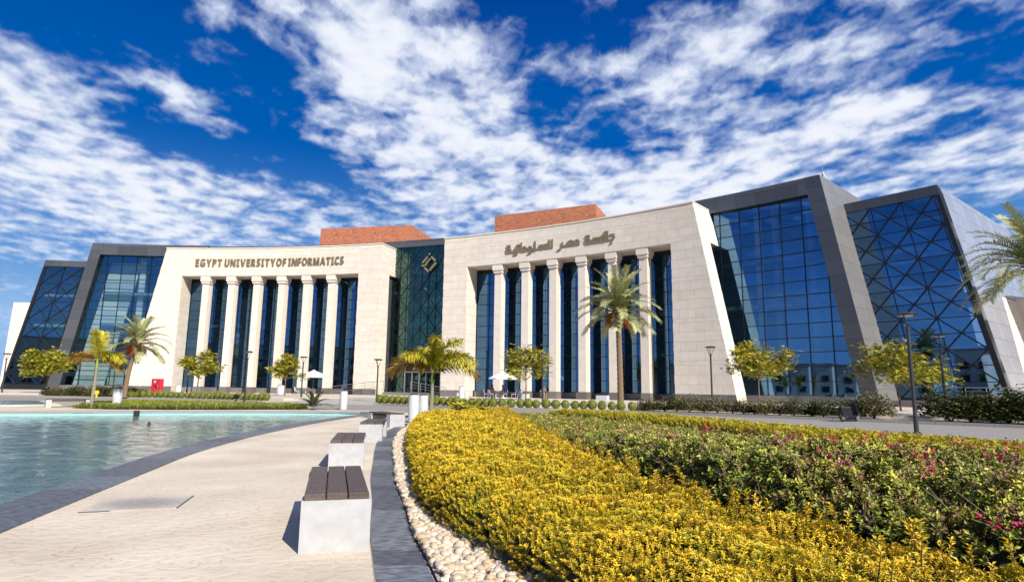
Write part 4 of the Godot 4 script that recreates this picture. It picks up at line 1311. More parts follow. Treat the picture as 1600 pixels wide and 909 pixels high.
	for p in [Vector2(1.3, -25.9), Vector2(2.8, -22.9), Vector2(4.1, -20.0), Vector2(5.2, -16.6), Vector2(6.0, -13.6), Vector2(6.45, -10.7), Vector2(6.55, -8.7), Vector2(9.0, -6.5), Vector2(10.8, -10.4), Vector2(9.0, -13.7), Vector2(7.4, -17.4), Vector2(6.0, -22.0), Vector2(3.0, -26.4)]: y2.append(p)
	var m2 := mound(y2, 0.44, 0.2, 0.4, 5, 0.2)
	plant("yellow_hedge_strip", m2, 0.02, ys, M.leaf, func(_z): return 130.0, func(_z): return 1.6, func(p): return ytint.call(p) * Color(0.75, 0.86, 1), 0.45, "low golden yellow hedge strip between the green bed and the road", "hedge", 0.11)
	# low green cover on the far bank of the pool
	var lg := PackedVector2Array([Vector2(-22.6, -32.0), Vector2(-20.0, -31.0), Vector2(-17.8, -31.7), Vector2(-14.5, -33.0), Vector2(-11.2, -34.3), Vector2(-12.6, -38.4), Vector2(-19.6, -40.2), Vector2(-25.6, -41.8), Vector2(-24.6, -36.0)])
	var ml := mound(lg, 0.17, 0.35, 0.6, 12, 0.3)
	plant("low_green_cover", ml, 0.0, [gs[0], gs[1], gs[4]], M.leaf, func(_z): return 75.0, func(_z): return 1.15, func(_p): return Color(0.95, 1.0, 0.9) * r.randf_range(0.75, 1.25), 0.6, "low green ground cover on the far bank of the pool", "ground cover", 0.1)
	# pebbles between the slate border and the yellow carpet
	var pb := Node3D.new()
	pb.name = "pebble_bed"; add_child(pb); pb.set_meta("kind", "structure")
	var pp := PackedVector2Array()
	for p in border_r: pp.append(p + Vector2(0.012, 0))
	for i in range(bed_edge.size() - 1, -1, -1): pp.append(bed_edge[i] + Vector2(0.4, 0))
	part("pebble_floor", flat(pp, 0.026), M.gravel, pb)
	var shapes := []
	for k in 6:
		var mb := MB.new()
		mb.ball(Vector3.ZERO, Vector3(1.0, 0.62, 0.78), 0.45, 30 + k, 5)
		shapes.append(mb.done())
	var list := []
	for i in 5600:
		var f := pow(r.randf(), 1.35)
		var z := lerpf(-3.4, -22.0, f)
		var xa := edge_x(border_r, z) + 0.03
		var xb := edge_x(bed_edge, z) + 0.3
		var s := r.randf_range(0.026, 0.052) * (1.0 if z > -9.0 else 1.1)
		list.append([z, Vector3(lerpf(xa, xb, r.randf()), 0.03 + s * r.randf_range(0.1, 0.85), z), s])
	list.sort_custom(func(a, b): return a[0] > b[0])
	var rest := []
	var n := 0
	for q in list:
		var t := Transform3D(Basis.from_euler(Vector3(r.randf_range(-0.4, 0.4), r.randf() * TAU, r.randf_range(-0.4, 0.4))).scaled_local(Vector3.ONE * q[2]), q[1])
		if n < 290 and q[0] < -4.3 and q[1].y > 0.03 + q[2] * 0.4:
			part("pebble", shapes[r.randi() % 6], M["pebble%d" % (r.randi() % 4)], pb).transform = t
			n += 1
		else: rest.append(t)
	for k in 4:
		var some := []
		for i in range(k, rest.size(), 4): some.append(rest[i])
		scatter("small_pebbles" if k == 0 else "small_pebbles_%03d" % k, shapes[k], M["pebble%d" % k], some, [], pb)

func edge_x(line: PackedVector2Array, z: float) -> float:
	for i in line.size() - 1:
		if z <= line[i].y and z >= line[i + 1].y: return lerpf(line[i].x, line[i + 1].x, inverse_lerp(line[i].y, line[i + 1].y, z))
	return line[-1].x

# ---------- trees ----------
func frond(l: float, e0: float, droop: float, pairs: int, ll: float, lw: float, c0: Color, c1: Color, r: RandomNumberGenerator, bushy := false, bare := 0.12) -> ArrayMesh:
	var mb := MB.new()
	var pts := []
	var rad := []
	var p := Vector3.ZERO
	var n := 14
	for i in n + 1:
		var f := float(i) / n
		pts.append(p); rad.append(lerpf(0.022, 0.003, f) * l / 2.5)
		var e := e0 - droop * pow(f, 1.35)
		p += Vector3(0, sin(e), cos(e)) * l / n
	mb.col = c0.lerp(Color(0.3, 0.24, 0.08), 0.5)
	mb.tube(pts, rad, 4, false)
	for i in pairs:
		var f := bare + (1.0 - bare) * float(i) / pairs
		var k := f * n
		var a: Vector3 = pts[int(k)].lerp(pts[mini(int(k) + 1, n)], k - int(k))
		var d: Vector3 = (pts[mini(int(k) + 1, n)] - pts[int(k)]).normalized()
		if d.length() < 0.5: d = (pts[n] - pts[n - 1]).normalized()
		var up := d.cross(Vector3.RIGHT).normalized()
		if up.y < 0: up = -up
		var len_ := ll * (0.55 + 0.75 * sin(PI * clampf(0.15 + 0.8 * f, 0, 1))) * r.randf_range(0.85, 1.1)
		for s in ([-1, 1, -1, 1] if bushy else [-1, 1]):
			var lift := r.randf_range(-0.9, 1.0) if bushy else r.randf_range(0.15, 0.55)
			var q: Vector3 = (d * r.randf_range(0.55, 0.8) + Vector3.RIGHT * s * 0.75 + up * lift).normalized()
			var sag := Vector3(0, -0.28 * len_, 0)
			var w := q.cross(up).normalized() * lw
			mb.col = c0.lerp(c1, clampf(f + r.randf_range(-0.3, 0.3), 0, 1))
			var m := a + q * len_ * 0.5 + sag * 0.25
			mb.quad(a - w * 0.5, a + w * 0.5, m + w * 0.6, m - w * 0.6, up)
			mb.tri(m - w * 0.6, m + w * 0.6, a + q * len_ + sag, up)
	return mb.done()

func date_palm(called: String, label: String, at: Vector3, h: float, lean: Vector3, fl: float, count: int, dates: int, seed_: int) -> Node3D:
	var r := RandomNumberGenerator.new()
	r.seed = seed_
	var t := thing(called, label, "palm tree", at)
	var tr := MB.new()
	var pts := []
	var rad := []
	var n := int(h * 7)
	for i in n + 1:
		var f := float(i) / n
		pts.append(Vector3(lean.x * f * f, h * f, lean.z * f * f))
		rad.append((lerpf(0.20, 0.155, pow(f, 0.5)) if f < 0.86 else lerpf(0.155, 0.26, (f - 0.86) / 0.14)) + (0.02 if i % 2 else -0.01))
	tr.tube(pts, rad, 12)
	part("trunk", tr.done(), M.palm_bark, t)
	var boots := MB.new()
	for i in 90:
		var f := r.randf_range(0.80, 1.0)
		var a := i * 2.4
		var o := Vector3(lean.x * f * f, h * f, lean.z * f * f) + Vector3(cos(a), 0, sin(a)) * 0.18
		boots.bar(o, o + Vector3(cos(a) * 0.16, 0.26, sin(a) * 0.16), 0.09, 0.04, Vector3(cos(a), 0.3, sin(a)))
	part("leaf_bases", boots.done(), M.palm_bark, t)
	var top := Vector3(lean.x, h, lean.z)
	var kinds := []
	for k in 6:
		var e: float = [1.35, 1.1, 0.85, 0.6, 0.3, -0.1][k]
		kinds.append(frond(fl * r.randf_range(0.92, 1.08), e, [0.75, 1.15, 1.45, 1.5, 1.35, 1.1][k], 52, fl * 0.16, 0.034, Color(0.21, 0.235, 0.09), Color(0.44, 0.455, 0.21), r))
	for i in count:
		var k := clampi(int(6.0 * pow(float(i) / count, 0.9)), 0, 5)
		var o := part("frond", kinds[k], M.palm_leaf, t, top + Vector3(0, 0.12 - 0.05 * k, 0))
		o.rotation = Vector3(0, i * 2.399 + r.randf_range(-0.2, 0.2), r.randf_range(-0.15, 0.15))
	for i in dates:
		var mb := MB.new()
		var a := TAU * i / dates + 0.4
		var o := Vector3(cos(a) * 0.2, -0.1, sin(a) * 0.2)
		mb.col = Color(0.5, 0.16, 0.03)
		for k in 34:
			var b := a + r.randf_range(-0.5, 0.5)
			var e := o + Vector3(cos(b) * r.randf_range(0.3, 0.7), r.randf_range(-1.0, -0.15), sin(b) * r.randf_range(0.3, 0.7))
			mb.col = (Color(0.42, 0.12, 0.03) if seed_ == 5 else Color(0.42, 0.03, 0.02)).lerp(Color(0.5, 0.2, 0.04), r.randf() * 0.6)
			mb.tube([o, (o + e) / 2 + Vector3(cos(b), 0.6, sin(b)) * 0.16, e], [0.008, 0.007, 0.005], 3, false)
			for j in 5: mb.ball((o + e) / 2 * (1.0 - j * 0.2) + e * j * 0.2 + Vector3(r.randfn(0, 0.03), r.randfn(0, 0.03), r.randfn(0, 0.03)), Vector3(0.026, 0.036, 0.026), 0, 0, 3)
		part("date_cluster", mb.done(), M.petal, t, top)
	return t

func foxtail(label: String, at: Vector3, h: float, fl: float, angles: Array, seed_: int) -> Node3D:
	var r := RandomNumberGenerator.new()
	r.seed = seed_
	var t := thing("foxtail_palm", label, "palm tree", at, 0, "")
	var tr := MB.new()
	var pts := []
	var rad := []
	for i in 24:
		var f := i / 23.0
		pts.append(Vector3(0.05 * sin(f * 2.0), h * f, 0)); rad.append((0.105 - 0.045 * f) * (1.06 if i % 2 else 1.0))
	tr.tube(pts, rad, 10)
	part("trunk", tr.done(), M.smooth_bark, t)
	var shaft := MB.new()
	shaft.col = Color(0.25, 0.3, 0.05)
	shaft.tube([Vector3(0.05, h - 0.05, 0), Vector3(0.05, h + 0.2, 0), Vector3(0.05, h + 0.5, 0)], [0.075, 0.07, 0.03], 10)
	part("crown_shaft", shaft.done(), M.leaf, t)
	for q in angles:
		var old: float = q[3] if q.size() > 3 else 0.0
		var m := frond(fl * r.randf_range(0.9, 1.1), q[1], q[2], 60, 0.42, 0.03, Color(0.27, 0.27, 0.02).lerp(Color(0.30, 0.16, 0.035), old), Color(0.52, 0.45, 0.025).lerp(Color(0.45, 0.27, 0.06), old), r, true, 0.1)
		var o := part("frond", m, M.palm_leaf, t, Vector3(0.05, h + 0.38, 0))
		o.rotation.y = q[0]
	return t

func bushy_tree(called: String, r: RandomNumberGenerator, h: float, w: float, flowers: int, n: int, label: String, at: Vector3) -> Node3D:
	var t := thing(called, label, "tree", at, r.randf() * TAU, "")
	var tr := MB.new()
	tr.tube([Vector3.ZERO, Vector3(0.03, h * 0.3, 0.02), Vector3(0, h * 0.52, 0)], [0.06, 0.045, 0.04], 8)
	var tips := []
	for i in 15:
		var a := i * 2.4 + r.randf()
		var e := r.randf_range(0.15, 1.25)
		var o := Vector3(0, h * r.randf_range(0.36, 0.52), 0)
		var l := w * 0.5 * r.randf_range(0.6, 1.05)
		var tip := o + Vector3(cos(a) * cos(e) * l, sin(e) * h * 0.45 * r.randf_range(0.7, 1.05) + 0.02 * h, sin(a) * cos(e) * l)
		var mid := o.lerp(tip, 0.5) + Vector3(0, 0.12, 0)
		tr.tube([o, mid, tip], [0.032, 0.02, 0.008], 5, false)
		tips.append(tip); tips.append(mid)
		for k in 2:
			var q := mid + (tip - o).rotated(Vector3.UP, r.randf_range(-1.0, 1.0)) * r.randf_range(0.3, 0.5) + Vector3(0, r.randf_range(-0.25, 0.15), 0)
			tr.tube([mid, q], [0.014, 0.006], 4, false)
			tips.append(q)
	part("trunk", tr.done(), M.bark, t)
	# leaf sprays: pinnate, a few leaflets each
	var sp := MB.new()
	for i in 9:
		var f := i / 9.0
		for s in [-1, 1]: leaf(sp, Vector3(0, 0.02 * sin(f * 3.0), 0.26 * f), (Vector3(s, 0.1, 0.7)).normalized(), Vector3(0, 0.2, 1).normalized(), 0.13, 0.05, Color(0.21, 0.225, 0.02).lerp(Color(0.50, 0.46, 0.035), r.randf()))
	var places := []
	var tints := []
	for i in n:
		var c: Vector3 = tips[r.randi() % tips.size()]
		var o := c + Vector3(r.randfn(0, 0.17), r.randfn(0, 0.13), r.randfn(0, 0.17)) * w / 3.0
		var v := r.randf_range(0.7, 1.25)
		places.append(Transform3D(Basis.from_euler(Vector3(r.randf_range(-0.6, 0.9), r.randf() * TAU, r.randf_range(-0.5, 0.5))).scaled_local(Vector3.ONE * r.randf_range(0.7, 1.25)), o))
		tints.append(Color(v * r.randf_range(0.85, 1.15), v, v))
	scatter("crown", sp.done(), M.leaf, places, tints, t)
	if flowers:
		var fb := MB.new()
		for i in flowers:
			var c: Vector3 = tips[r.randi() % tips.size()] * Vector3(1.06, 1.03, 1.06) + Vector3(r.randfn(0, 0.12), r.randf_range(0, 0.16), r.randfn(0, 0.12)) * w / 3.0
			for k in 16:
				var a := r.randf() * TAU
				leaf(fb, c + Vector3(r.randfn(0, 0.06), r.randfn(0, 0.06), r.randfn(0, 0.06)), Vector3(cos(a), r.randf_range(-0.3, 1.0), sin(a)).normalized(), Vector3(-sin(a), 0, cos(a)), 0.075, 0.06, Color(0.68, 0.40, 0.004) * r.randf_range(0.8, 1.2), 0.3)
		part("yellow_blossoms", fb.done(), M.petal, t)
	return t

func trees() -> void:
	var r := RandomNumberGenerator.new()
	r.seed = 77
	date_palm("date_palm", "tall date palm with orange dates before the right portico", Vector3(6.75, 0.1, -38.0), 6.0, Vector3(-0.12, 0, 0.1), 2.8, 50, 7, 5)
	date_palm("date_palm", "leaning date palm with red date clusters before the left portico", Vector3(-32.4, 0.1, -52.0), 4.45, Vector3(0.62, 0, 0), 2.75, 34, 6, 9)
	date_palm("date_palm", "date palm at the right edge with fronds reaching over the silver wall", Vector3(22.9, 0.1, -26.4), 6.8, Vector3(0.1, 0, 0.1), 3.2, 46, 0, 14)
	date_palm("date_palm", "distant date palm whose fronds show at the left edge", Vector3(-52.8, 0.2, -55.0), 4.6, Vector3(0.1, 0, 0), 3.0, 40, 0, 23)
	foxtail("foxtail palm with yellow drooping fronds behind the yellow hedge", Vector3(-3.2, 0.0, -24.8), 1.55, 2.1, [[1.45, 0.95, 1.9], [-1.75, 0.95, 2.1, 0.6], [0.9, 0.7, 1.7], [-1.3, 0.6, 1.8, 0.9], [2.3, 1.0, 1.7], [-2.6, 1.1, 1.6], [0.2, 1.25, 1.3], [3.1, 0.8, 1.8], [1.75, 0.5, 1.6, 0.7], [-0.6, 1.0, 1.8], [1.1, 1.3, 1.5]], 3)
	foxtail("foxtail palm with one upright fan frond beyond the pool at left", Vector3(-21.8, 0.0, -32.3), 2.1, 1.5, [[1.57, 0.75, 2.0], [-1.57, 0.7, 1.7, 1.0], [-1.2, 0.55, 1.5, 0.8], [0.1, 1.35, 0.35], [-2.9, 1.45, 0.5], [1.9, 0.3, 1.9, 0.7], [2.8, 0.7, 1.8]], 6)
	for q in [[Vector3(-45.8, 0.15, -61), 4.7, 5.8, 14, 3000, "round green tree with few blossoms before the left glass wing"], [Vector3(-28.9, 0.15, -57), 4.5, 4.0, 36, 1250, "slender yellow flowering tree beside the red frame sculpture"], [Vector3(-21.9, 0.15, -60), 4.2, 3.5, 40, 1150, "small yellow flowering tree before the left portico's middle columns"], [Vector3(1.3, 0.15, -54), 5.0, 5.4, 30, 1500, "loose yellow green tree beside the parasol at the right portico"], [Vector3(17.1, 0.15, -42.5), 4.7, 5.2, 90, 1500, "yellow flowering tree where right portico meets the blue glass"], [Vector3(23.6, 0.15, -37.5), 4.4, 5.8, 70, 1700, "broad yellow flowering tree behind the nearest lamp post"]]:
		bushy_tree("flowering_tree", r, q[1], q[2], q[3], q[4], q[5], q[0])
	# clipped balls along the kerb
	var bm := MB.new()
	var f := RandomNumberGenerator.new()
	f.seed = 2
	bm.col = Color(0.13, 0.16, 0.02)
	bm.ball(Vector3(0, 0.3, 0), Vector3(0.27, 0.27, 0.27), 0.25, 4, 7)
	for i in 420:
		var d := Vector3(f.randfn(), f.randfn(), f.randfn()).normalized()
		var s := d.cross(Vector3(0.3, 0.9, 0.2)).normalized()
		leaf(bm, Vector3(0, 0.3, 0) + d * 0.265, (d + s.rotated(d, f.randf() * TAU) * 0.9).normalized(), s, 0.06, 0.04, Color(0.16, 0.19, 0.02).lerp(Color(0.36, 0.37, 0.045), f.randf()))
	var ball := bm.done()
	var n := 0
	for seg in [[26.0, 45.6, "round clipped shrub in the row before the left portico", "clipped ball shrubs before the left portico"], [59.2, 86.0, "round clipped shrub in the row before the right portico", "clipped ball shrubs before the right portico"]]:
		var cum := 0.0
		var at: float = seg[0]
		var p0 := Vector2(-34.2, -52.6)
		var i := 16
		var pos := 0.0
		var target := 0.0
		var a := 16 if n == 0 else 48
		var b := 33 if n == 0 else 73
		n += 1
		for j in range(a, b):
			var l := kerb_line[j].distance_to(kerb_line[j + 1])
			while target <= pos + l:
				var e := (kerb_line[j + 1] - kerb_line[j]).normalized()
				var c := kerb_line[j] + e * (target - pos) + Vector2(e.y, -e.x) * 0.75
				var o := part("ball_shrub", ball, M.leaf, self, Vector3(c.x, 0.09, c.y))
				o.rotation.y = r.randf() * TAU
				var k := r.randf_range(0.85, 1.08)
				o.scale = Vector3(k, k * r.randf_range(0.92, 1.08), k)
				tag(o, seg[2], "shrub", seg[3])
				target += r.randf_range(0.5, 0.64)
			pos += l
	# loose hedge shrubs behind the kerb on the right
	var hs := []
	for v in 3:
		var mb := MB.new()
		for i in 950:
			var d := Vector3(r.randfn(), absf(r.randfn()) * 0.8 - 0.1, r.randfn()).normalized() * pow(r.randf(), 0.35)
			var p := d * Vector3(0.62, 0.72, 0.5) * r.randf_range(0.75, 1.1) + Vector3(0, 0.12, 0)
			var a := r.randf() * TAU
			leaf(mb, p, Vector3(cos(a), r.randf_range(-0.1, 1.1), sin(a)).normalized(), Vector3(-sin(a), 0, cos(a)), 0.12, 0.065, Color(0.035, 0.055, 0.015).lerp(Color(0.13, 0.15, 0.035), r.randf()) if v < 2 else Color(0.09, 0.10, 0.03).lerp(Color(0.25, 0.22, 0.09), r.randf()))
		mb.col = Color(0.1, 0.07, 0.04)
		for i in 9:
			var a := r.randf() * TAU
			mb.tube([Vector3.ZERO, Vector3(cos(a) * 0.35, 0.6, sin(a) * 0.3)], [0.015, 0.006], 4, false)
		hs.append(mb.done())
	var row := 0
	for seg in [[73, 86, 2, "loose dry green shrub behind the kerb before the right portico's end", "dry shrubs before the right portico"], [87, 94, 1, "dark leafy hedge shrub before the blue glass wing", "dark hedge shrubs before the blue glass wing"], [99, 112, 0, "dark green hedge shrub before the silver wall railing", "dark hedge shrubs at the far right"], [10, 19, 2, "pale dry shrub behind the road before the left glass wing", "pale shrubs before the left glass wing"]]:
		var pos := 0.0
		var target := 0.0
		for j in range(seg[0], seg[1]):
			var l := kerb_line[j].distance_to(kerb_line[j + 1])
			while target <= pos + l:
				var e := (kerb_line[j + 1] - kerb_line[j]).normalized()
				var c := kerb_line[j] + e * (target - pos) + Vector2(e.y, -e.x) * r.randf_range(1.0, 1.7)
				var o := part("hedge_shrub", hs[seg[2] if r.randf() < 0.8 else r.randi() % 3], M.leaf, self, Vector3(c.x, 0.08, c.y))
				o.rotation.y = r.randf() * TAU
				var k: float = r.randf_range(0.85, 1.15) * (1.75 if seg[2] == 0 else 1.3 if seg[2] == 1 else 1.1)
				o.scale = Vector3(k * 1.15, k * r.randf_range(0.85, 1.1), k)
				tag(o, seg[3], "shrub", seg[4])
				target += r.randf_range(0.55, 0.8)
			pos += l
	# cycad at the pool's far corner
	var cy := thing("cycad", "dark green cycad rosette at the far corner of the pool", "plant", Vector3(-11.0, 0.0, -34.6))
	var cm := []
	for k in 3: cm.append(frond(1.25, [1.2, 0.8, 0.4][k], [1.0, 1.1, 0.9][k], 34, 0.14, 0.02, Color(0.03, 0.06, 0.02), Color(0.08, 0.12, 0.04), r))
	for i in 34:
		var o := part("frond", cm[i % 3], M.palm_leaf, cy, Vector3(0, 0.12, 0))
		o.rotation.y = i * 2.399
	# young shrub standing in the yellow carpet
	var ys := bushy_tree("young_shrub", r, 0.75, 1.5, 0, 90, "young green shrub sticking out of the yellow carpet", Vector3(-1.75, 0.0, -23.6))
	ys.set_meta("category", "shrub")

# ---------- street furniture ----------
func bench(label: String, a: Vector2, b: Vector2) -> void:
	var d := (b - a).normalized()
	var l := a.distance_to(b)
	var c := (a + b) / 2.0
	var t := thing("bench", label, "bench", Vector3(c.x, 0.0, c.y), atan2(d.x, d.y), "white benches with wooden tops along the pool walk")
	var w := 0.28
	for s in [-1, 1]:
		var e := MB.new()
		var z0: float = s * l / 2.0
		var z1: float = s * (l / 2.0 - 0.24)
		e.hexa([Vector3(-w, 0, z0), Vector3(w, 0, z0), Vector3(w, 0, z1), Vector3(-w, 0, z1)], [Vector3(-w, 0.41, z0), Vector3(w, 0.41, z0), Vector3(w, 0.41, z1), Vector3(-w, 0.41, z1)])
		part("leg", e.done(), M.bench_white, t)
	var sl := MB.new()
	sl.bbox(Vector3(-w + 0.04, 0.34, -l / 2.0 + 0.245), Vector3(w - 0.04, 0.386, l / 2.0 - 0.245), 0.006)
	part("seat_frame", sl.done(), M.lamp_metal, t)
	for k in 3:
		var p := MB.new()
		var x := -w + 0.015 + k * (2 * w - 0.03) / 3.0
		p.bbox(Vector3(x + 0.005, 0.411, -l / 2.0 + 0.012), Vector3(x + (2 * w - 0.03) / 3.0 - 0.005, 0.462, l / 2.0 - 0.012), 0.006)
		part("plank", p.done(), M["wood%d" % k], t)

func lamp(label: String, at: Vector3, h := 4.1) -> void:
	var t := thing("street_lamp", label, "lamp post", at, rng.randf() * 0.6, "dark lamp posts with disc heads")
	var p := MB.new()
	p.lathe(Vector3.ZERO, [[0.0, 0.0], [0.13, 0.0], [0.13, 0.03], [0.075, 0.05], [0.072, 0.6], [0.06, 0.62], [0.055, h - 0.62], [0.075, h - 0.6], [0.075, h - 0.5], [0.0, h - 0.48]], 12)
	part("pole", p.done(), M.lamp_metal, t)
	for k in 3:
		var a := TAU * k / 3.0 + 0.4
		var s := MB.new()
		s.bar(Vector3(cos(a) * 0.06, h - 0.54, sin(a) * 0.06), Vector3(cos(a) * 0.26, h - 0.1, sin(a) * 0.26), 0.035, 0.02, Vector3(cos(a), 0.4, sin(a)))
		part("strut", s.done(), M.lamp_metal, t)
	var hd := MB.new()
	hd.lathe(Vector3(0, h - 0.1, 0), [[0.0, 0.0], [0.30, 0.0], [0.355, 0.03], [0.355, 0.055], [0.24, 0.10], [0.0, 0.11]], 6)
	part("head", hd.done(), M.lamp_metal, t)
	var gl := MB.new()
	gl.lathe(Vector3(0, h - 0.135, 0), [[0.0, 0.0], [0.22, 0.0], [0.24, 0.032], [0.0, 0.033]], 6)
	part("lens", gl.done(), M.lamp_glass, t)

func parasol(label: String, at: Vector3, w: float) -> void:
	var t := thing("parasol", label, "parasol", at, 0.3)
	var p := MB.new()
	p.tube([Vector3.ZERO, Vector3(0, 2.55, 0)], [0.035, 0.03], 8)
	part("pole", p.done(), M.yellow if false else M.wood2, t)
	var b := MB.new()
	b.lathe(Vector3.ZERO, [[0.0, 0.0], [0.34, 0.0], [0.32, 0.08], [0.07, 0.12], [0.06, 0.3], [0.0, 0.31]], 12)
	part("base", b.done(), M.white, t)
	var c := MB.new()
	for k in 8:
		var a := TAU * k / 8.0
		var e := TAU * (k + 1) / 8.0
		var q := func(r: float, y: float, g: float) -> Vector3: return Vector3(cos(g) * r, y, sin(g) * r)
		var mid := (a + e) / 2.0
		c.quad(q.call(0.12, 2.62, a), q.call(0.12, 2.62, e), q.call(w * 0.27, 2.36, e), q.call(w * 0.27, 2.36, a), q.call(0.5, 1.0, mid))
		c.quad(q.call(w * 0.27, 2.36, a), q.call(w * 0.27, 2.36, e), q.call(w * 0.5, 2.0, e), q.call(w * 0.5, 2.0, a), q.call(0.5, 1.0, mid))
		c.quad(q.call(w * 0.5, 2.0, a), q.call(w * 0.5, 2.0, e), q.call(w * 0.5, 1.88, e), q.call(w * 0.5, 1.88, a), q.call(1.0, 0.0, mid))
	c.lathe(Vector3(0, 2.6, 0), [[0.2, 0.0], [0.1, 0.07], [0.0, 0.1]], 8)
	part("canopy", c.done(), M.canvas, t)

func bin_(called: String, label: String, at: Vector3, r: float, h: float, cat := "bin") -> void:
	var t := thing(called, label, cat, at)
	var b := MB.new()
	b.lathe(Vector3.ZERO, [[0.0, 0.0], [r * 0.86, 0.0], [r * 0.9, 0.02], [r, h * 0.55], [r * 0.9, h], [r * 0.78, h], [r * 0.76, h - 0.1], [0.0, h - 0.12]], 24)
	part("body", b.done(), M.white, t)
	var d := MB.new()
	d.lathe(Vector3(0, h - 0.1, 0), [[0.0, 0.0], [r * 0.73, 0.0], [r * 0.73, 0.13], [r * 0.6, 0.15], [0.0, 0.13]], 20)
	part("liner", d.done(), M.rubber, t)

func railing(label: String, pts: Array, h: float, gap: float, mids: int) -> void:
	var t := thing("railing", label, "railing", pts[0])
	for i in pts.size() - 1:
		var a: Vector3 = pts[i] - pts[0]
		var b: Vector3 = pts[i + 1] - pts[0]
		var n := maxi(1, int(a.distance_to(b) / gap))
		for k in n + 1:
			if i > 0 and k == 0: continue
			var o := a.lerp(b, float(k) / n)
			var p := MB.new()
			p.tube([o, o + Vector3(0, h, 0)], [0.028, 0.028], 6)
			part("post", p.done(), M.steel, t)
		for m in mids + 1:
			var y := h * (1.0 - float(m) / (mids + 1.0)) + (0.02 if m == 0 else 0.0)
			var p := MB.new()
			p.tube([a + Vector3(0, y, 0), b + Vector3(0, y, 0)], [0.03 if m == 0 else 0.016, 0.03 if m == 0 else 0.016], 6)
			part("rail", p.done(), M.steel, t)

func table_set(label: String, at: Vector3) -> void:
	var t := thing("round_table", label, "table", at)
	var b := MB.new()
	b.lathe(Vector3(0, 0.71, 0), [[0.0, 0.0], [0.42, 0.0], [0.45, 0.015], [0.45, 0.03], [0.0, 0.035]], 20)
	part("table_top", b.done(), M.white, t)
	var l := MB.new()
	l.lathe(Vector3.ZERO, [[0.0, 0.0], [0.26, 0.0], [0.24, 0.03], [0.04, 0.06], [0.035, 0.7], [0.0, 0.71]], 12)
	part("leg", l.done(), M.white, t)

func chair(label: String, at: Vector3, turn: float) -> void:
	var t := thing("cafe_chair", label, "chair", at, turn)
	var s := MB.new()
	s.bbox(Vector3(-0.21, 0.42, -0.21), Vector3(0.21, 0.455, 0.21), 0.012)
	part("seat", s.done(), M.white, t)
	var b := MB.new()
	b.hexa([Vector3(-0.2, 0.5, -0.22), Vector3(0.2, 0.5, -0.22), Vector3(0.2, 0.5, -0.19), Vector3(-0.2, 0.5, -0.19)], [Vector3(-0.18, 0.85, -0.29), Vector3(0.18, 0.85, -0.29), Vector3(0.18, 0.85, -0.265), Vector3(-0.18, 0.85, -0.265)])
	part("backrest", b.done(), M.white, t)
	for x in [-0.18, 0.18]:
		for z in [-0.18, 0.18]:
			var g := MB.new()
			g.tube([Vector3(x * 1.12, 0, z * 1.12), Vector3(x, 0.43, z)], [0.013, 0.016], 6)
			if z < 0: g.tube([Vector3(x, 0.43, z), Vector3(x, 0.52, z - 0.03)], [0.014, 0.014], 6)
			part("leg", g.done(), M.white, t)

func motorbike(at: Vector3, turn: float) -> void:
	var t := thing("motor_scooter", "black motor scooter parked at the kerb beside the dark hedge", "scooter", at, turn)
	t.scale = Vector3.ONE * 0.88
	for z in [-0.6, 0.6]:
		var w := MB.new()
		for k in 20:
			var a := TAU * k / 20.0
			var b := TAU * (k + 1) / 20.0
			w.tube([Vector3(0, 0.25 + sin(a) * 0.2, z + cos(a) * 0.2), Vector3(0, 0.25 + sin(b) * 0.2, z + cos(b) * 0.2)], [0.055, 0.055], 6)
		var wh := part("wheel", w.done(), M.rubber, t)
		var h := MB.new()
		h.tube([Vector3(-0.04, 0.25, z), Vector3(0.04, 0.25, z)], [0.13, 0.13], 12)
		part("rim", h.done(), M.steel, wh)
	var b := MB.new()
	b.hexa([Vector3(-0.13, 0.3, -0.75), Vector3(0.13, 0.3, -0.75), Vector3(0.15, 0.27, 0.05), Vector3(-0.15, 0.27, 0.05)], [Vector3(-0.1, 0.68, -0.8), Vector3(0.1, 0.68, -0.8), Vector3(0.14, 0.64, -0.05), Vector3(-0.14, 0.64, -0.05)])
	b.hexa([Vector3(-0.14, 0.24, 0.04), Vector3(0.14, 0.24, 0.04), Vector3(0.14, 0.26, 0.45), Vector3(-0.14, 0.26, 0.45)], [Vector3(-0.14, 0.31, 0.04), Vector3(0.14, 0.31, 0.04), Vector3(0.14, 0.33, 0.45), Vector3(-0.14, 0.33, 0.45)])
	b.hexa([Vector3(-0.17, 0.3, 0.42), Vector3(0.17, 0.3, 0.42), Vector3(0.12, 0.34, 0.55), Vector3(-0.12, 0.34, 0.55)], [Vector3(-0.14, 0.95, 0.28), Vector3(0.14, 0.95, 0.28), Vector3(0.1, 0.97, 0.42), Vector3(-0.1, 0.97, 0.42)])
	part("body", b.done(), M.black, t)
	var s := MB.new()
	s.bbox(Vector3(-0.13, 0.68, -0.78), Vector3(0.13, 0.78, -0.02), 0.05)
	part("seat", s.done(), M.rubber, t)
	var hb := MB.new()
	hb.tube([Vector3(0, 0.9, 0.36), Vector3(0, 1.06, 0.28)], [0.03, 0.03], 6)
	hb.tube([Vector3(-0.34, 1.1, 0.2), Vector3(-0.1, 1.06, 0.28), Vector3(0.1, 1.06, 0.28), Vector3(0.34, 1.1, 0.2)], [0.02, 0.02, 0.02, 0.02], 6)
	part("handlebar", hb.done(), M.rubber, t)
	var hl := MB.new()
	hl.ball(Vector3(0, 0.86, 0.42), Vector3(0.06, 0.06, 0.04), 0, 0, 6)
	part("headlight", hl.done(), M.lamp_glass, t)
	var fk := MB.new()
	fk.tube([Vector3(0, 0.25, 0.6), Vector3(0, 0.6, 0.45)], [0.04, 0.04], 6)
	part("fork", fk.done(), M.steel, t)

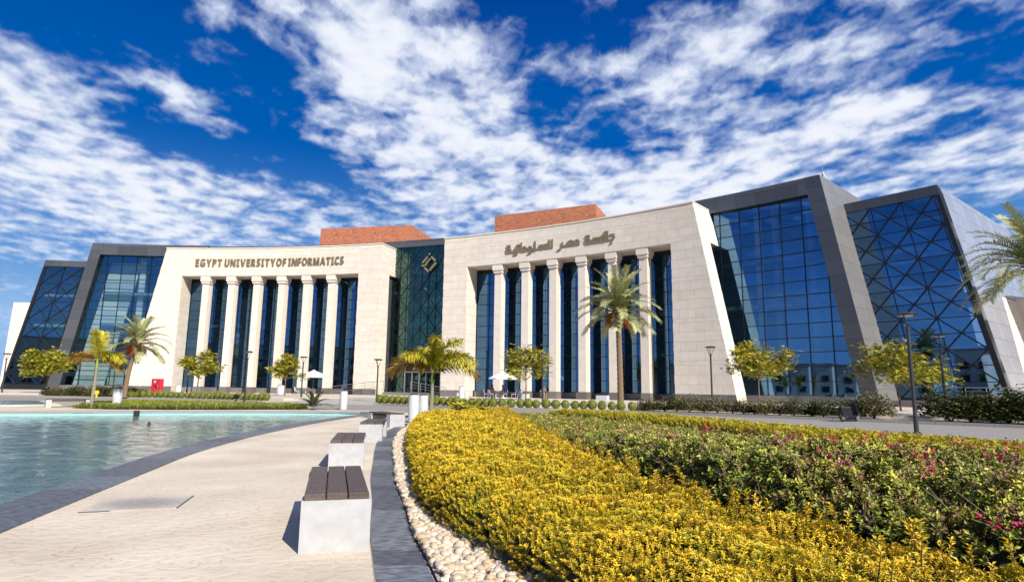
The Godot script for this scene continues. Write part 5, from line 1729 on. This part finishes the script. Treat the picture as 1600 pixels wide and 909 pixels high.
func furniture() -> void:
	bench("nearest white bench, its three wooden planks seen from the end", Vector2(-1.43, -5.27), Vector2(-1.93, -7.02))
	bench("second white bench from the front, behind the nearest one", Vector2(-2.68, -10.3), Vector2(-3.03, -11.95))
	bench("third white bench from the front, near the bend of the walk", Vector2(-3.42, -15.3), Vector2(-3.62, -16.9))
	bench("white bench at the far end of the walk before the bins", Vector2(-3.75, -20.7), Vector2(-4.75, -21.9))
	bench("lone white bench on the far bank of the pool at left", Vector2(-24.2, -32.3), Vector2(-22.75, -33.6))
	lamp("lamp post nearest the viewer, rising from the yellow hedge by the road", Vector3(13.75, 0.0, -21.1), 4.1)
	lamp("lamp post behind the dark hedge at the silver wall", Vector3(20.3, 0.1, -28.9), 4.0)
	lamp("lamp post before the right end of the stone portico", Vector3(12.7, 0.1, -39.0), 4.0)
	lamp("lamp post beside the entrance between the two porticos", Vector3(-10.3, 0.0, -47.6), 3.4)
	lamp("lamp post before the last column of the left portico by the parasol", Vector3(-18.6, 0.1, -55.0), 3.75)
	lamp("lamp post in the low green cover before the left portico's middle", Vector3(-19.4, 0.0, -45.2), 3.75)
	lamp("lamp post before the left portico's first columns", Vector3(-31.4, 0.1, -60.0), 3.9)
	lamp("lamp post before the left glass wing behind the foxtail palm", Vector3(-40.0, 0.1, -62.2), 3.95)
	lamp("lamp post at the far left before the lattice glass", Vector3(-48.8, 0.1, -59.4), 3.9)
	lamp("lamp post beside the loose tree at the right portico", Vector3(2.55, 0.1, -49.5), 4.0)
	parasol("pale parasol before the last columns of the left portico", Vector3(-21.2, TERRACE, -66.2), 2.9)
	parasol("pale parasol before the first columns of the right portico", Vector3(-0.75, TERRACE, -62.5), 3.1)
	bin_("litter_bin", "white rounded litter bin standing alone beyond the pool's corner", Vector3(-9.4, 0.0, -34.9), 0.22, 1.02)
	bin_("litter_bin", "broad white litter bin at the end of the walk", Vector3(-3.68, 0.0, -23.6), 0.215, 1.02)
	bin_("litter_bin", "white litter bin half hidden behind the broad one", Vector3(-3.42, 0.0, -24.3), 0.2, 1.0)
	bin_("litter_bin", "white litter bin behind the left foxtail palm", Vector3(-21.5, 0.0, -33.9), 0.24, 1.0)
	bin_("tall_vase", "tall white vase before the right portico's left pier", Vector3(-4.9, TERRACE, -61.5), 0.26, 1.1, "vase")
	bin_("tall_vase", "white vase beside the parasol of the left portico", Vector3(-25.0, TERRACE, -67.2), 0.4, 1.0, "vase")
	bin_("waste_bin", "small grey bin before the right portico's third column", Vector3(0.9, TERRACE, -58.5), 0.25, 0.85)
	bin_("tall_vase", "white vase near the red frame sculpture", Vector3(-36.0, TERRACE, -67.0), 0.3, 0.9, "vase")
	for q in [[Vector3(-3.05, 0.0, -24.1), "yellow floodlight at the foot of the foxtail palm behind the hedge"], [Vector3(-21.45, 0.55, -32.1), "yellow floodlight strapped to the foxtail palm beyond the pool"]]:
		var t := thing("floodlight", q[1], "floodlight", q[0])
		var b := MB.new()
		b.bbox(Vector3(-0.1, 0.18, -0.06), Vector3(0.1, 0.36, 0.06), 0.03)
		part("housing", b.done(), M.yellow, t)
		var s := MB.new()
		s.tube([Vector3.ZERO, Vector3(0, 0.2, 0)], [0.05, 0.05], 8)
		part("stand", s.done(), M.yellow, t)
	# red frame sculpture and its two stools
	var rs := thing("red_frame_sculpture", "red block frame on two legs with a white disc before the left portico", "sculpture", Vector3(-34.6, TERRACE, -60.5), -0.35)
	var rb := MB.new()
	rb.bbox(Vector3(-0.6, 0.85, -0.2), Vector3(0.6, 1.5, 0.2), 0.03)
	part("head_block", rb.done(), M.red, rs)
	for x in [-0.42, 0.42]:
		var lg := MB.new()
		lg.box(Vector3(x - 0.17, 0, -0.19), Vector3(x + 0.17, 0.848, 0.19))
		part("leg", lg.done(), M.red, rs)
	var dc := MB.new()
	dc.tube([Vector3(-0.12, 1.2, 0.19), Vector3(-0.12, 1.2, 0.215)], [0.13, 0.13], 12)
	part("disc", dc.done(), M.paint, rs)
	for q in [[Vector3(-38.0, TERRACE, -61.5), "small red stool left of the red frame sculpture"], [Vector3(-37.0, TERRACE, -61.2), "small red stool next to the red frame sculpture"]]:
		var st := thing("red_stool", q[1], "stool", q[0])
		var s := MB.new()
		s.bbox(Vector3(-0.2, 0.4, -0.2), Vector3(0.2, 0.5, 0.2), 0.02)
		part("seat", s.done(), M.red, st)
		for x in [-0.15, 0.15]:
			var l := MB.new()
			l.box(Vector3(x - 0.04, 0, -0.16), Vector3(x + 0.04, 0.398, 0.16))
			part("leg", l.done(), M.red, st)
	table_set("white round cafe table under the parasol at the right portico", Vector3(-1.5, TERRACE, -62.6))
	table_set("white round cafe table under the parasol at the left portico", Vector3(-21.9, TERRACE, -66.0))
	chair("white cafe chair under the parasol at the left portico", Vector3(-22.8, TERRACE, -66.0), PI / 2)
	chair("white cafe chair right of the parasol pole at the right portico", Vector3(0.3, TERRACE, -62.7), -PI / 2)
	for q in [[8.0, "white low planter box before the right portico's middle columns"], [15.5, "white low planter box before the fourth column of the right portico"], [24.5, "white low planter box before the right portico's last columns"]]:
		var c := P(q[0], 1.6, TERRACE)
		var t := thing("planter_box", q[1], "planter", c, -(A0 + q[0] / RAD))
		var b := MB.new()
		b.bbox(Vector3(-0.6, 0, -0.25), Vector3(0.6, 0.45, 0.25), 0.03)
		part("box", b.done(), M.white, t)
		var s := MB.new()
		s.box(Vector3(-0.54, 0.45, -0.19), Vector3(0.54, 0.46, 0.19))
		part("soil", s.done(), M.soil, t)
	railing("steel ramp railing left of the entrance", [P(-9.5, 1.2, 0.25), P(-5.2, 0.9, 0.75), P(-3.0, 0.4, 0.95)], 0.9, 1.4, 2)
	railing("steel ramp railing right of the entrance", [P(0.2, -0.2, 0.95), P(2.0, 0.6, 0.75), P(5.5, 1.0, 0.25)], 0.9, 1.3, 2)
	# raised platform and its rail before the far right wing
	var o0 := P(46.4, -7.7, 0)
	var a := deg_to_rad(50.9)
	var dx := Vector3(cos(a), 0, sin(a))
	var nn := Vector3(-sin(a), 0, cos(a))
	var pl := MB.new()
	var q := func(u: float, o: float, y: float) -> Vector3: return o0 + dx * u + nn * o + Vector3(0, y, 0)
	pl.hexa([q.call(0.4, 0.1, 0.2), q.call(16, 0.1, 0.2), q.call(16, 3.4, 0.2), q.call(0.4, 3.4, 0.2)], [q.call(0.4, 0.1, 0.72), q.call(16, 0.1, 0.72), q.call(16, 3.4, 0.72), q.call(0.4, 3.4, 0.72)])
	struct("entrance_platform", pl.done(), M.granite2)
	railing("steel railing on the platform before the silver wall", [q.call(4.2, 3.2, 0.73), q.call(14.0, 3.2, 0.73)], 1.0, 1.1, 3)
	motorbike(Vector3(15.55, 0.0, -28.45), 2.06)
	# hatch in the walk, pool fittings
	var ht := thing("access_hatch", "flush grey stained access hatch set in the walk near the pool", "hatch", Vector3(-4.18, 0.004, -7.2), 0.0)
	var hp := MB.new()
	hp.hexa([Vector3(-0.31, -0.003, 0.53), Vector3(0.54, -0.003, 0.24), Vector3(0.34, -0.003, -0.5), Vector3(-0.56, -0.003, -0.27)], [Vector3(-0.31, 0.002, 0.53), Vector3(0.54, 0.002, 0.24), Vector3(0.34, 0.002, -0.5), Vector3(-0.56, 0.002, -0.27)])
	part("cover", hp.done(), M.hatch, ht)
	var he := MB.new()
	he.bar(Vector3(0.55, 0.0, 0.24), Vector3(0.35, 0.0, -0.5), 0.014, 0.01, Vector3.UP)
	he.bar(Vector3(-0.32, 0.0, 0.54), Vector3(-0.05, 0.0, 0.45), 0.008, 0.01, Vector3.UP)
	part("frame", he.done(), M.slate0, ht)
	var sk := thing("pool_skimmer", "small dark skimmer box on the pool's far wall", "skimmer", Vector3(-17.6, -0.2, -29.3), 0.35)
	var sb := MB.new()
	sb.bbox(Vector3(-0.11, 0.0, -0.12), Vector3(0.11, 0.25, 0.12), 0.02)
	part("box", sb.done(), M.black, sk)
	var fz := thing("fountain_nozzle", "small fountain nozzle standing in the pool water", "nozzle", Vector3(-13.2, -0.2, -22.8))
	var fb := MB.new()
	fb.lathe(Vector3.ZERO, [[0.0, 0.0], [0.06, 0.0], [0.05, 0.1], [0.02, 0.14], [0.0, 0.14]], 10)
	part("nozzle", fb.done(), M.lamp_metal, fz)

# ---------- people ----------
func body_mesh(bones: Array, cell: float, k: float) -> ArrayMesh:
	# one skin round tapered capsules [a, b, ra, rb, colour], meshed as surface nets
	var lo := Vector3(1e9, 1e9, 1e9)
	var hi := -lo
	for b in bones:
		var r: float = maxf(b[2], b[3]) + cell * 2
		for p in [b[0], b[1]]:
			lo = lo.min(p - Vector3.ONE * r); hi = hi.max(p + Vector3.ONE * r)
	var n := Vector3i(((hi - lo) / cell).ceil()) + Vector3i.ONE * 2
	var d := PackedFloat32Array()
	d.resize(n.x * n.y * n.z); d.fill(1.0)
	var id := func(x: int, y: int, z: int) -> int: return (x * n.y + y) * n.z + z
	for b in bones:
		var r: float = maxf(b[2], b[3]) + cell * 2.5 + k
		var a0 := Vector3i((b[0].min(b[1]) - Vector3.ONE * r - lo) / cell).clamp(Vector3i.ZERO, n - Vector3i.ONE)
		var a1 := Vector3i((b[0].max(b[1]) + Vector3.ONE * r - lo) / cell).clamp(Vector3i.ZERO, n - Vector3i.ONE)
		var ax: Vector3 = b[1] - b[0]
		var l2 := maxf(ax.length_squared(), 1e-8)
		for x in range(a0.x, a1.x + 1):
			for y in range(a0.y, a1.y + 1):
				for z in range(a0.z, a1.z + 1):
					var p := lo + Vector3(x, y, z) * cell
					var t := clampf((p - b[0]).dot(ax) / l2, 0, 1)
					var v: float = (p - b[0] - ax * t).length() - lerpf(b[2], b[3], t)
					var i: int = id.call(x, y, z)
					var o := d[i]
					var h := maxf(k - absf(o - v), 0.0) / k
					d[i] = minf(o, v) - h * h * k * 0.25
	var vi := {}
	var vs := []
	for x in n.x - 1:
		for y in n.y - 1:
			for z in n.z - 1:
				var s := Vector3.ZERO
				var c := 0
				var e := [d[id.call(x, y, z)], d[id.call(x + 1, y, z)], d[id.call(x, y + 1, z)], d[id.call(x + 1, y + 1, z)], d[id.call(x, y, z + 1)], d[id.call(x + 1, y, z + 1)], d[id.call(x, y + 1, z + 1)], d[id.call(x + 1, y + 1, z + 1)]]
				for q in [[0, 1], [2, 3], [4, 5], [6, 7], [0, 2], [1, 3], [4, 6], [5, 7], [0, 4], [1, 5], [2, 6], [3, 7]]:
					var a: float = e[q[0]]
					var b: float = e[q[1]]
					if (a < 0.0) != (b < 0.0):
						var f := a / (a - b)
						s += Vector3(q[0] & 1, (q[0] >> 1) & 1, q[0] >> 2).lerp(Vector3(q[1] & 1, (q[1] >> 1) & 1, q[1] >> 2), f)
						c += 1
				if c:
					vi[id.call(x, y, z)] = vs.size()
					vs.append(lo + (Vector3(x, y, z) + s / c) * cell)
	var nrm := []
	var cols := []
	for p in vs:
		var best := 1e9
		var bc := Color.WHITE
		var g := Vector3.ZERO
		for b in bones:
			var ax: Vector3 = b[1] - b[0]
			var t := clampf((p - b[0]).dot(ax) / maxf(ax.length_squared(), 1e-8), 0, 1)
			var w: Vector3 = p - b[0] - ax * t
			var v: float = w.length() - lerpf(b[2], b[3], t)
			g += w.normalized() * exp(-v * 40.0)
			if v < best: best = v; bc = b[4]
		nrm.append(g.normalized()); cols.append(bc)
	var mb := MB.new()
	for x in range(1, n.x - 1):
		for y in range(1, n.y - 1):
			for z in range(1, n.z - 1):
				var o := d[id.call(x, y, z)] < 0.0
				for q in [[Vector3i(1, 0, 0), Vector3i(0, 1, 0), Vector3i(0, 0, 1)], [Vector3i(0, 1, 0), Vector3i(1, 0, 0), Vector3i(0, 0, 1)], [Vector3i(0, 0, 1), Vector3i(1, 0, 0), Vector3i(0, 1, 0)]]:
					var p := Vector3i(x, y, z)
					var w: Vector3i = p + q[0]
					if (d[id.call(w.x, w.y, w.z)] < 0.0) == o: continue
					var f := []
					for u in [Vector3i.ZERO, -q[1], -q[1] - q[2], -q[2]]:
						var c: Vector3i = p + u
						f.append(vi.get(id.call(c.x, c.y, c.z), -1))
					if f.has(-1): continue
					mb.col = cols[f[0]]
					mb.tri3(vs[f[0]], vs[f[1]], vs[f[2]], nrm[f[0]], nrm[f[1]], nrm[f[2]])
					mb.tri3(vs[f[0]], vs[f[2]], vs[f[3]], nrm[f[0]], nrm[f[2]], nrm[f[3]])
	return mb.done()

func seated(label: String, at: Vector3, turn: float, top: Color, leg: Color, hair: Color, long_: bool, lean: float) -> void:
	var t := thing("person", label, "person", at, turn)
	var skin := Color(0.36, 0.21, 0.13)
	var b := []
	var hip := Vector3(0, 0.52, 0)
	var chest := Vector3(0, 0.86, 0.06 + lean)
	var neck := Vector3(0, 1.06, 0.08 + lean)
	var head := Vector3(0, 1.21, 0.11 + lean)
	b.append([hip, chest, 0.145, 0.14, top]); b.append([chest, neck, 0.13, 0.065, top]); b.append([neck, head, 0.052, 0.055, skin])
	for s in [-1.0, 1.0]:
		var sh := chest + Vector3(0.165 * s, 0.13, 0)
		var el := sh + Vector3(0.05 * s, -0.25, 0.10)
		var wr := Vector3(0.12 * s, 0.71, 0.40 + lean)
		b.append([chest + Vector3(0.06 * s, 0.1, 0), sh, 0.09, 0.07, top]); b.append([sh, el, 0.062, 0.05, top]); b.append([el, wr, 0.048, 0.034, top]); b.append([wr, wr + Vector3(-0.03 * s, 0.01, 0.07), 0.034, 0.03, skin])
		for f in 4: b.append([wr + Vector3(-0.03 * s + (f - 1.5) * 0.018, 0.01, 0.08), wr + Vector3(-0.04 * s + (f - 1.5) * 0.02, -0.005, 0.145 + (0.012 if f in [1, 2] else 0.0)), 0.0105, 0.009, skin])
		b.append([wr + Vector3(-0.055 * s, 0.01, 0.04), wr + Vector3(-0.085 * s, 0.0, 0.085), 0.012, 0.0095, skin])
		var h := hip + Vector3(0.095 * s, -0.01, 0.02)
		var kn := h + Vector3(0.04 * s, 0.01, 0.43)
		var an := kn + Vector3(0, -0.43, -0.04)
		b.append([hip, h, 0.14, 0.11, leg]); b.append([h, kn, 0.098, 0.066, leg]); b.append([kn, an, 0.062, 0.042, leg]); b.append([an + Vector3(0, -0.02, -0.03), an + Vector3(0, -0.045, 0.14), 0.042, 0.032, Color(0.02, 0.02, 0.02)])
	part("body", body_mesh(b, 0.022, 0.035), M.person, t)
	var f := []
	f.append([head + Vector3(0, 0.035, -0.015), head + Vector3(0, 0.0, 0.015), 0.092, 0.088, skin]); f.append([head + Vector3(0, -0.06, 0.035), head + Vector3(0, -0.085, 0.045), 0.06, 0.042, skin])
	f.append([head + Vector3(0, 0.01, 0.10), head + Vector3(0, -0.025, 0.118), 0.008, 0.014, skin])
	for s in [-1, 1]:
		f.append([head + Vector3(0.093 * s, 0.015, 0.0), head + Vector3(0.093 * s, -0.015, 0.005), 0.016, 0.012, skin])
		f.append([head + Vector3(0.035 * s, 0.018, 0.095), head + Vector3(0.035 * s, 0.018, 0.096), 0.010, 0.010, Color(0.02, 0.015, 0.012)])
	f.append([head + Vector3(-0.022, -0.058, 0.092), head + Vector3(0.022, -0.058, 0.092), 0.008, 0.008, Color(0.3, 0.1, 0.08)])
	part("head", body_mesh(f, 0.009, 0.012), M.person, t)
	var hr := []
	hr.append([head + Vector3(0, 0.06, -0.03), head + Vector3(0, 0.045, -0.005), 0.095, 0.092, hair]); hr.append([head + Vector3(0, 0.04, -0.05), head + Vector3(0, -0.05, -0.055), 0.085, 0.07, hair])
	if long_: hr.append([head + Vector3(0, -0.05, -0.06), head + Vector3(0, -0.30, -0.10), 0.085, 0.06, hair])
	part("hair", body_mesh(hr, 0.014, 0.02), M.person, t)

func people() -> void:
	var seats := [[Vector3(-2.45, TERRACE, -62.9), PI / 2, "person in black with long dark hair seated left of the cafe table", Color(0.015, 0.014, 0.016), Color(0.02, 0.02, 0.025), Color(0.012, 0.009, 0.008), true, 0.06, "white cafe chair under the person left of the cafe table"], [Vector3(-2.0, TERRACE, -62.0), 2.3, "person in a dark maroon top seated with back to the walk", Color(0.05, 0.012, 0.012), Color(0.02, 0.02, 0.025), Color(0.03, 0.012, 0.008), true, 0.1, "white cafe chair under the person in maroon"], [Vector3(-0.75 + 0.15, TERRACE, -62.95), -PI / 2, "person in dark blue seated right of the cafe table facing left", Color(0.02, 0.022, 0.04), Color(0.03, 0.03, 0.04), Color(0.012, 0.009, 0.008), false, 0.1, "white cafe chair under the person in dark blue"], [Vector3(3.15, TERRACE, -60.0), 0.5, "person in a grey top seated alone before the third column", Color(0.17, 0.13, 0.14), Color(0.33, 0.26, 0.17), Color(0.02, 0.015, 0.01), false, 0.04, "white cafe chair under the lone person by the third column"]]
	for q in seats:
		seated(q[2], q[0], q[1], q[3], q[4], q[5], q[6], q[7])
		chair(q[8], q[0] - Vector3(sin(q[1]), 0, cos(q[1])) * 0.02, q[1])

# ---------- campus blocks across the pool, seen only as reflections in the glass ----------
func across() -> void:
	var specs := [[Vector3(-52, 0, 56), 56.0, 13.0, -0.5, "long pale campus block mirrored in the right glass wing"], [Vector3(-118, 0, 50), 52.0, 14.5, -0.75, "tall pale campus block mirrored in the portico glass"], [Vector3(10, 0, 95), 52.0, 10.5, 0.0, "low campus block mirrored in the far right glass"], [Vector3(-170, 0, 10), 50.0, 11.0, -1.1, "end campus block mirrored in the lattice glass"]]
	for q in specs:
		var t := thing("campus_block", q[4], "building", q[0], q[3])
		var w := MB.new()
		w.box(Vector3(-q[1] / 2, 0, -7), Vector3(q[1] / 2, q[2], 7))
		part("wall", w.done(), M.stone4, t)
		var rf := MB.new()
		rf.box(Vector3(-q[1] / 2 - 0.6, q[2] + 0.002, -7.6), Vector3(q[1] / 2 + 0.6, q[2] + 0.5, 7.6))
		part("roof", rf.done(), M.roof, t)
		var n := int(q[1] / 5.0)
		for fl in int(q[2] / 4.0):
			for i in n:
				var x: float = -q[1] / 2 + (i + 0.5) * q[1] / n
				var g := MB.new()
				g.box(Vector3(x - 1.3, 1.0 + fl * 3.9, -7.06), Vector3(x + 1.3, 3.2 + fl * 3.9, -6.9))
				part("window", g.done(), M.bar, t)
	var r := RandomNumberGenerator.new()
	r.seed = 91
	var base := bushy_tree("shade_tree", r, 6.5, 7.0, 0, 1500, "round shade tree across the pool, mirrored in the glass", Vector3(-30, 0, 62))
	for p in [Vector3(-44, 0, 38), Vector3(-58, 0, 36), Vector3(-75, 0, 34), Vector3(-88, 0, 28), Vector3(-104, 0, 30), Vector3(-18, 0, 50)]:
		copy(base, "shade_tree", p, r.randf() * TAU, "round shade tree across the pool, mirrored in the glass", "shade trees across the pool", r.randf_range(0.85, 1.25))
	base.set_meta("group", "shade trees across the pool")
